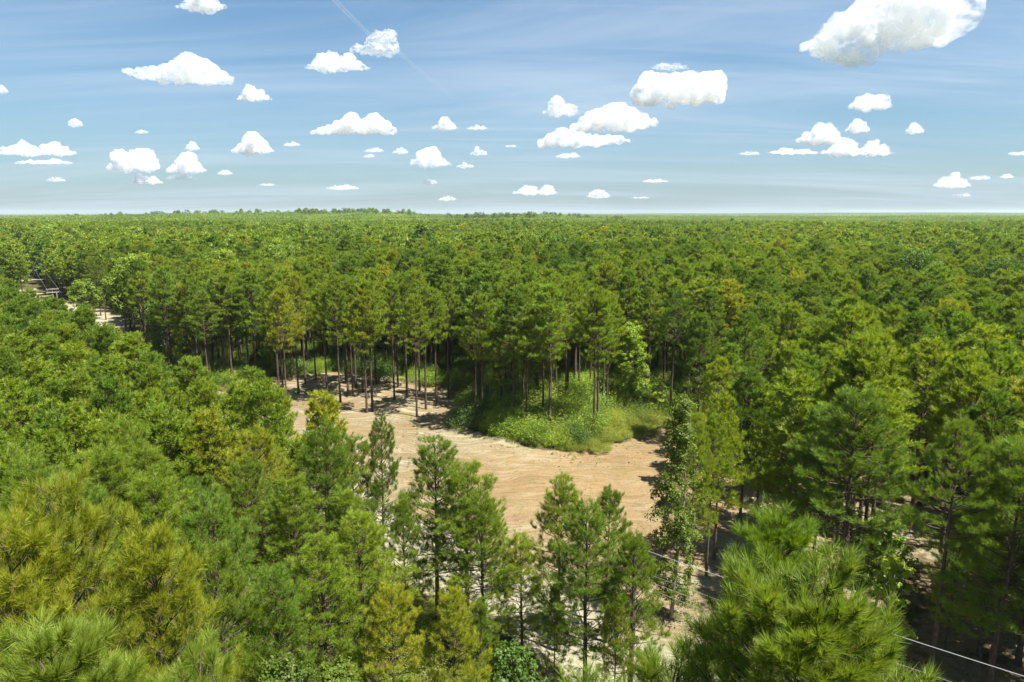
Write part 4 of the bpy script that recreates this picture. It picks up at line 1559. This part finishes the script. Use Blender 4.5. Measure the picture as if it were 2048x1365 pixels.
CL = [  # u0, u1, v_top, v_bottom, profile, strength, label
    (1588, 1928, -66, 124, 'band', 9, 'largest cumulus cloud, cut by the top edge of the sky'),
    (1262, 1448, 146, 214, 'block', 9, 'blocky white cumulus with a flat top and straight right side'),
    (1130, 1322, 210, 268, 'dome', 8, 'long domed cumulus just below the blocky one'),
    (1070, 1266, 254, 298, 'left', 8, 'ragged cumulus under the long domed one, trailing to its left'),
    (1110, 1164, 297, 314, 'low', 7, 'small flat cloud beneath the ragged pair'),
    (1083, 1162, 196, 227, 'two', 4, 'soft small cloud left of the long domed cumulus'),
    (240, 472, 106, 175, 'rise', 6, 'wide wispy cumulus peaking toward its right, upper left of the sky'),
    (472, 546, 173, 199, 'dome', 7, 'small oval cloud just below the wide wispy cumulus'),
    (604, 744, 98, 137, 'two', 6, 'flat bright cloud under the faint one crossed by the contrail'),
    (696, 804, 56, 102, 'rise', 2.2, 'faint grey cloud crossed by the contrail'),
    (614, 800, 227, 272, 'two', 9, 'long two-humped cumulus at mid height, left of centre'),
    (862, 918, 235, 257, 'dome', 7, 'small round cloud to the right of the two-humped cumulus'),
    (932, 978, 243, 258, 'low', 5, 'tiny flat cloud at the end of the contrail'),
    (462, 552, 267, 303, 'dome', 8, 'peaked white cumulus between the two-humped one and the left group'),
    (212, 324, 290, 336, 'two', 8, 'puffy cumulus above the left horizon, biggest of its group'),
    (332, 416, 307, 342, 'dome', 8, 'domed cumulus to the right of the puffy one'),
    (260, 328, 345, 366, 'two', 7, 'low small cloud beneath the puffy cumulus'),
    (328, 394, 340, 358, 'low', 6, 'flat cloud sliver beneath the domed cumulus'),
    (-14, 160, 280, 308, 'two', 5, 'long ragged cloud at the far left above the horizon'),
    (26, 150, 307, 327, 'low', 5, 'flat cloud layer under the long ragged one at far left'),
    (818, 904, 296, 329, 'left', 6, 'small cumulus with a low tail, centre of the lower sky'),
    (728, 770, 289, 303, 'low', 5, 'slim small cloud right of the peaked cumulus, upper of two'),
    (726, 752, 304, 314, 'low', 4, 'slim small cloud, lower of two beside the peaked cumulus'),
    (784, 820, 292, 306, 'dome', 5, 'small puff left of the tailed cumulus'),
    (938, 978, 294, 309, 'two', 4, 'thin puff right of the tailed cumulus'),
    (912, 952, 317, 334, 'low', 3, 'faint puff below the thin one near the centre'),
    (1692, 1790, 178, 215, 'dome', 7, 'domed cumulus on its own below the largest cloud'),
    (1590, 1692, 238, 282, 'dome', 8, 'cumulus with a ragged base, left one of the lower right pair'),
    (1688, 1744, 239, 262, 'dome', 7, 'smaller cumulus touching the right one of the pair'),
    (1808, 1850, 242, 264, 'dome', 7, 'small round cloud on its own in the right sky'),
    (1530, 1645, 285, 307, 'low', 7, 'flat long cloud, left half of the low bank on the right'),
    (1636, 1792, 271, 307, 'two', 8, 'flat long cloud, right half of the low bank on the right'),
    (1474, 1524, 296, 309, 'low', 4, 'faint sliver left of the low bank'),
    (1862, 1946, 347, 372, 'dome', 5, 'hazy cumulus low over the right horizon'),
    (1936, 1984, 344, 358, 'low', 4, 'hazy sliver right of the low hazy cumulus'),
    (1998, 2030, 343, 355, 'low', 4, 'hazy tiny cloud close to the right picture edge'),
    (1282, 1340, 352, 364, 'low', 4, 'thin pale cloud low over the middle horizon'),
    (1022, 1120, 364, 387, 'two', 3, 'faint broken cloud low over the centre horizon'),
    (1172, 1224, 376, 394, 'dome', 3, 'faint small cloud right of the broken one'),
    (1260, 1304, 387, 397, 'low', 2.5, 'faintest sliver above the middle horizon'),
    (650, 722, 361, 378, 'low', 3.5, 'thin slanting cloud low over the ridge'),
    (842, 878, 354, 367, 'dome', 3.5, 'tiny pale puff low left of centre'),
    (876, 916, 386, 400, 'low', 3, 'lowest pale puff just above the ridge trees'),
    (350, 460, -22, 16, 'dome', 6, 'cloud bottom showing at the top edge, left of the contrail'),
    (-24, 18, 164, 184, 'dome', 6, 'half cloud at the left picture edge'),
    (133, 168, 235, 251, 'dome', 4, 'small dim puff above the left ragged cloud'),
    (268, 300, 254, 266, 'low', 2.5, 'dim sliver above the puffy left cumulus'),
    (2014, 2064, 293, 309, 'low', 6, 'small cloud cut by the right picture edge'),
    (1298, 1382, 113, 137, 'low', 2.2, 'faint wispy cloud above the blocky cumulus'),
    (566, 604, 276, 291, 'low', 3.5, 'pale puff below the left end of the two-humped cumulus'),
    (368, 402, 282, 298, 'dome', 3.5, 'pale puff left of the peaked cumulus'),
    (434, 468, 334, 348, 'low', 3.5, 'pale puff right of the domed left cumulus'),
    (90, 134, 348, 362, 'low', 3, 'pale sliver low over the left horizon'),
    (516, 552, 362, 371, 'low', 2.5, 'faint sliver low between left group and ridge'),
    (1008, 1036, 286, 294, 'low', 2.5, 'tiny wisp left of the ragged cumulus'),
    (1900, 1945, 380, 392, 'low', 2.5, 'faint low puff at the right horizon'),
]
BALLS = {
    0: [(1606, 99, 9), (1622, 95, 14), (1642, 88, 21), (1660, 96, 24), (1682, 70, 32), (1702, 92, 28), (1722, 60, 38), (1738, 94, 22), (1762, 40, 46), (1782, 78, 30), (1802, 30, 52), (1832, 60, 34), (1850, 20, 50),
        (1872, 58, 26), (1888, 38, 28), (1904, 60, 15), (1820, -14, 56), (1858, -18, 42), (1748, 14, 28), (1650, 110, 11), (1690, 108, 11), (1664, 60, 15), (1640, 64, 9), (1780, 2, 30)],
    1: [(1294, 164, 15), (1284, 190, 18), (1318, 176, 23), (1350, 180, 25), (1385, 180, 26), (1414, 178, 24), (1431, 164, 14), (1432, 194, 14), (1340, 200, 12), (1392, 202, 10), (1274, 201, 8), (1305, 202, 11)],
    2: [(1148, 258, 8), (1172, 249, 14), (1198, 241, 20), (1230, 238, 24), (1258, 241, 20), (1284, 245, 13), (1306, 247, 7), (1214, 225, 10), (1242, 222, 10)],
    3: [(1084, 288, 8), (1104, 281, 12), (1130, 277, 15), (1160, 280, 13), (1190, 283, 11), (1215, 281, 9), (1240, 281, 7), (1256, 282, 4), (1120, 267, 8), (1150, 289, 8)],
    6: [(252, 144, 4), (266, 146, 6), (285, 148, 10), (310, 150, 12), (335, 149, 15), (360, 146, 19), (385, 140, 24), (405, 144, 22), (425, 151, 17), (445, 158, 12), (460, 163, 7), (390, 118, 8), (325, 161, 8)],
    10: [(626, 265, 4), (640, 263, 6), (658, 260, 8), (680, 256, 12), (703, 249, 16), (726, 255, 13), (750, 249, 16), (770, 257, 12), (787, 262, 7), (710, 237, 7), (753, 237, 7)],
}
for k, (u0, u1, v0, v1, prof, od, lab) in enumerate(CL):
    dx, dy, dz = ray((u0 + u1) / 2, v1)
    el_ = math.atan2(dz, dy)
    D = min(1250 / math.tan(max(el_, 0.01)), 17000)
    x, y, z = top_at((u0 + u1) / 2, v1, D)
    sl = D * math.cos(PITCH) - (z - CAM_H) * math.sin(PITCH)
    wid = (u1 - u0) / FPX * sl
    hei = (v1 - v0) / FPX * sl
    o = link('cumulus_cloud', cloud_mesh('cumulus_cloud', 40 + k, wid * (0.95 if k else 0.90), hei * 0.86, cloud_mat('cloud_vapour', od / hei, hei, v1 - v0), prof, 0.016 if wid > 600 else 0.022, [((u - (u0 + u1) / 2) / FPX * sl, (v1 - v) / FPX * sl, r_ / FPX * sl) for u, v, r_ in BALLS[k]] if k in BALLS else None), None, (x, y, z),
             label=lab, category='cloud', group='fair-weather cumulus clouds')

# contrail: a long thin tube of vapour
m, t = mat('contrail_vapour')
tx = t.n('ShaderNodeTexCoord').outputs['Object']
nz = t.noise(tx, 0.004, 4, 0.6)
fade = t.n('ShaderNodeAttribute', {'attribute_name': 'thin'}).outputs['Fac']
lw = t.n('ShaderNodeLayerWeight', None, Blend=0.5).outputs['Facing']
a = t.math('MULTIPLY', t.mapr(lw, 0.1, 0.95, 0.5, 0.0), t.math('MULTIPLY', t.mapr(nz, 0.30, 0.65, 0.15, 1.0), fade))
mx = t.n('ShaderNodeMixShader', None, Fac=a)
t.put(mx.inputs[1], t.n('ShaderNodeBsdfTransparent'))
t.put(mx.inputs[2], t.n('ShaderNodeBsdfDiffuse', None, Color=c4(0.95, 0.95, 0.95)))
t.put(t.n('ShaderNodeOutputMaterial').inputs[0], mx)
ctl = [(640, -30), (690, 22), (735, 66), (800, 108), (850, 150), (900, 190), (940, 226), (975, 250), (1040, 285)]
pts, rad, thin = [], [], []
for u, v in zip(np.interp(np.linspace(0, 8, 60), range(9), [c[0] for c in ctl]), np.interp(np.linspace(0, 8, 60), range(9), [c[1] for c in ctl])):
    dx, dy, dz = ray(u, v)
    D = 7000 / (dz / dy)
    p_ = top_at(u, v, D)
    pts.append(p_)
    s = len(pts) / 60
    rad.append(np.interp(s, [0, 0.3, 1], [6.5, 4.5, 3.0]) / FPX * D * 0.8)
    thin.append(np.interp(s, [0, 0.25, 0.8, 1], [1.0, 0.9, 0.5, 0.0]))
mb = MB()
mb.tube(pts, rad, 14)
me = mb.mesh('contrail', (m,), True)
at = me.attributes.new('thin', 'FLOAT', 'POINT')
at.data.foreach_set('value', np.repeat(np.array(thin, np.float32), 14))
link('contrail', me, label='thin white contrail slanting down across the upper sky', category='contrail')

# haze: humid air over the forest
m, t = mat('haze_air')
t.put(t.n('ShaderNodeOutputMaterial').inputs['Volume'], t.n('ShaderNodeVolumePrincipled', None, Color=c4(0.80, 0.90, 1.0), Density=HAZE, Anisotropy=0.2))
mb = MB()
mb.box((0, 4300, 22), (7600, 4800, 36))
if HAZE > 0:
    link('haze', mb.mesh('haze', (m,)), kind='stuff', label='thin bluish haze lying over the forest')
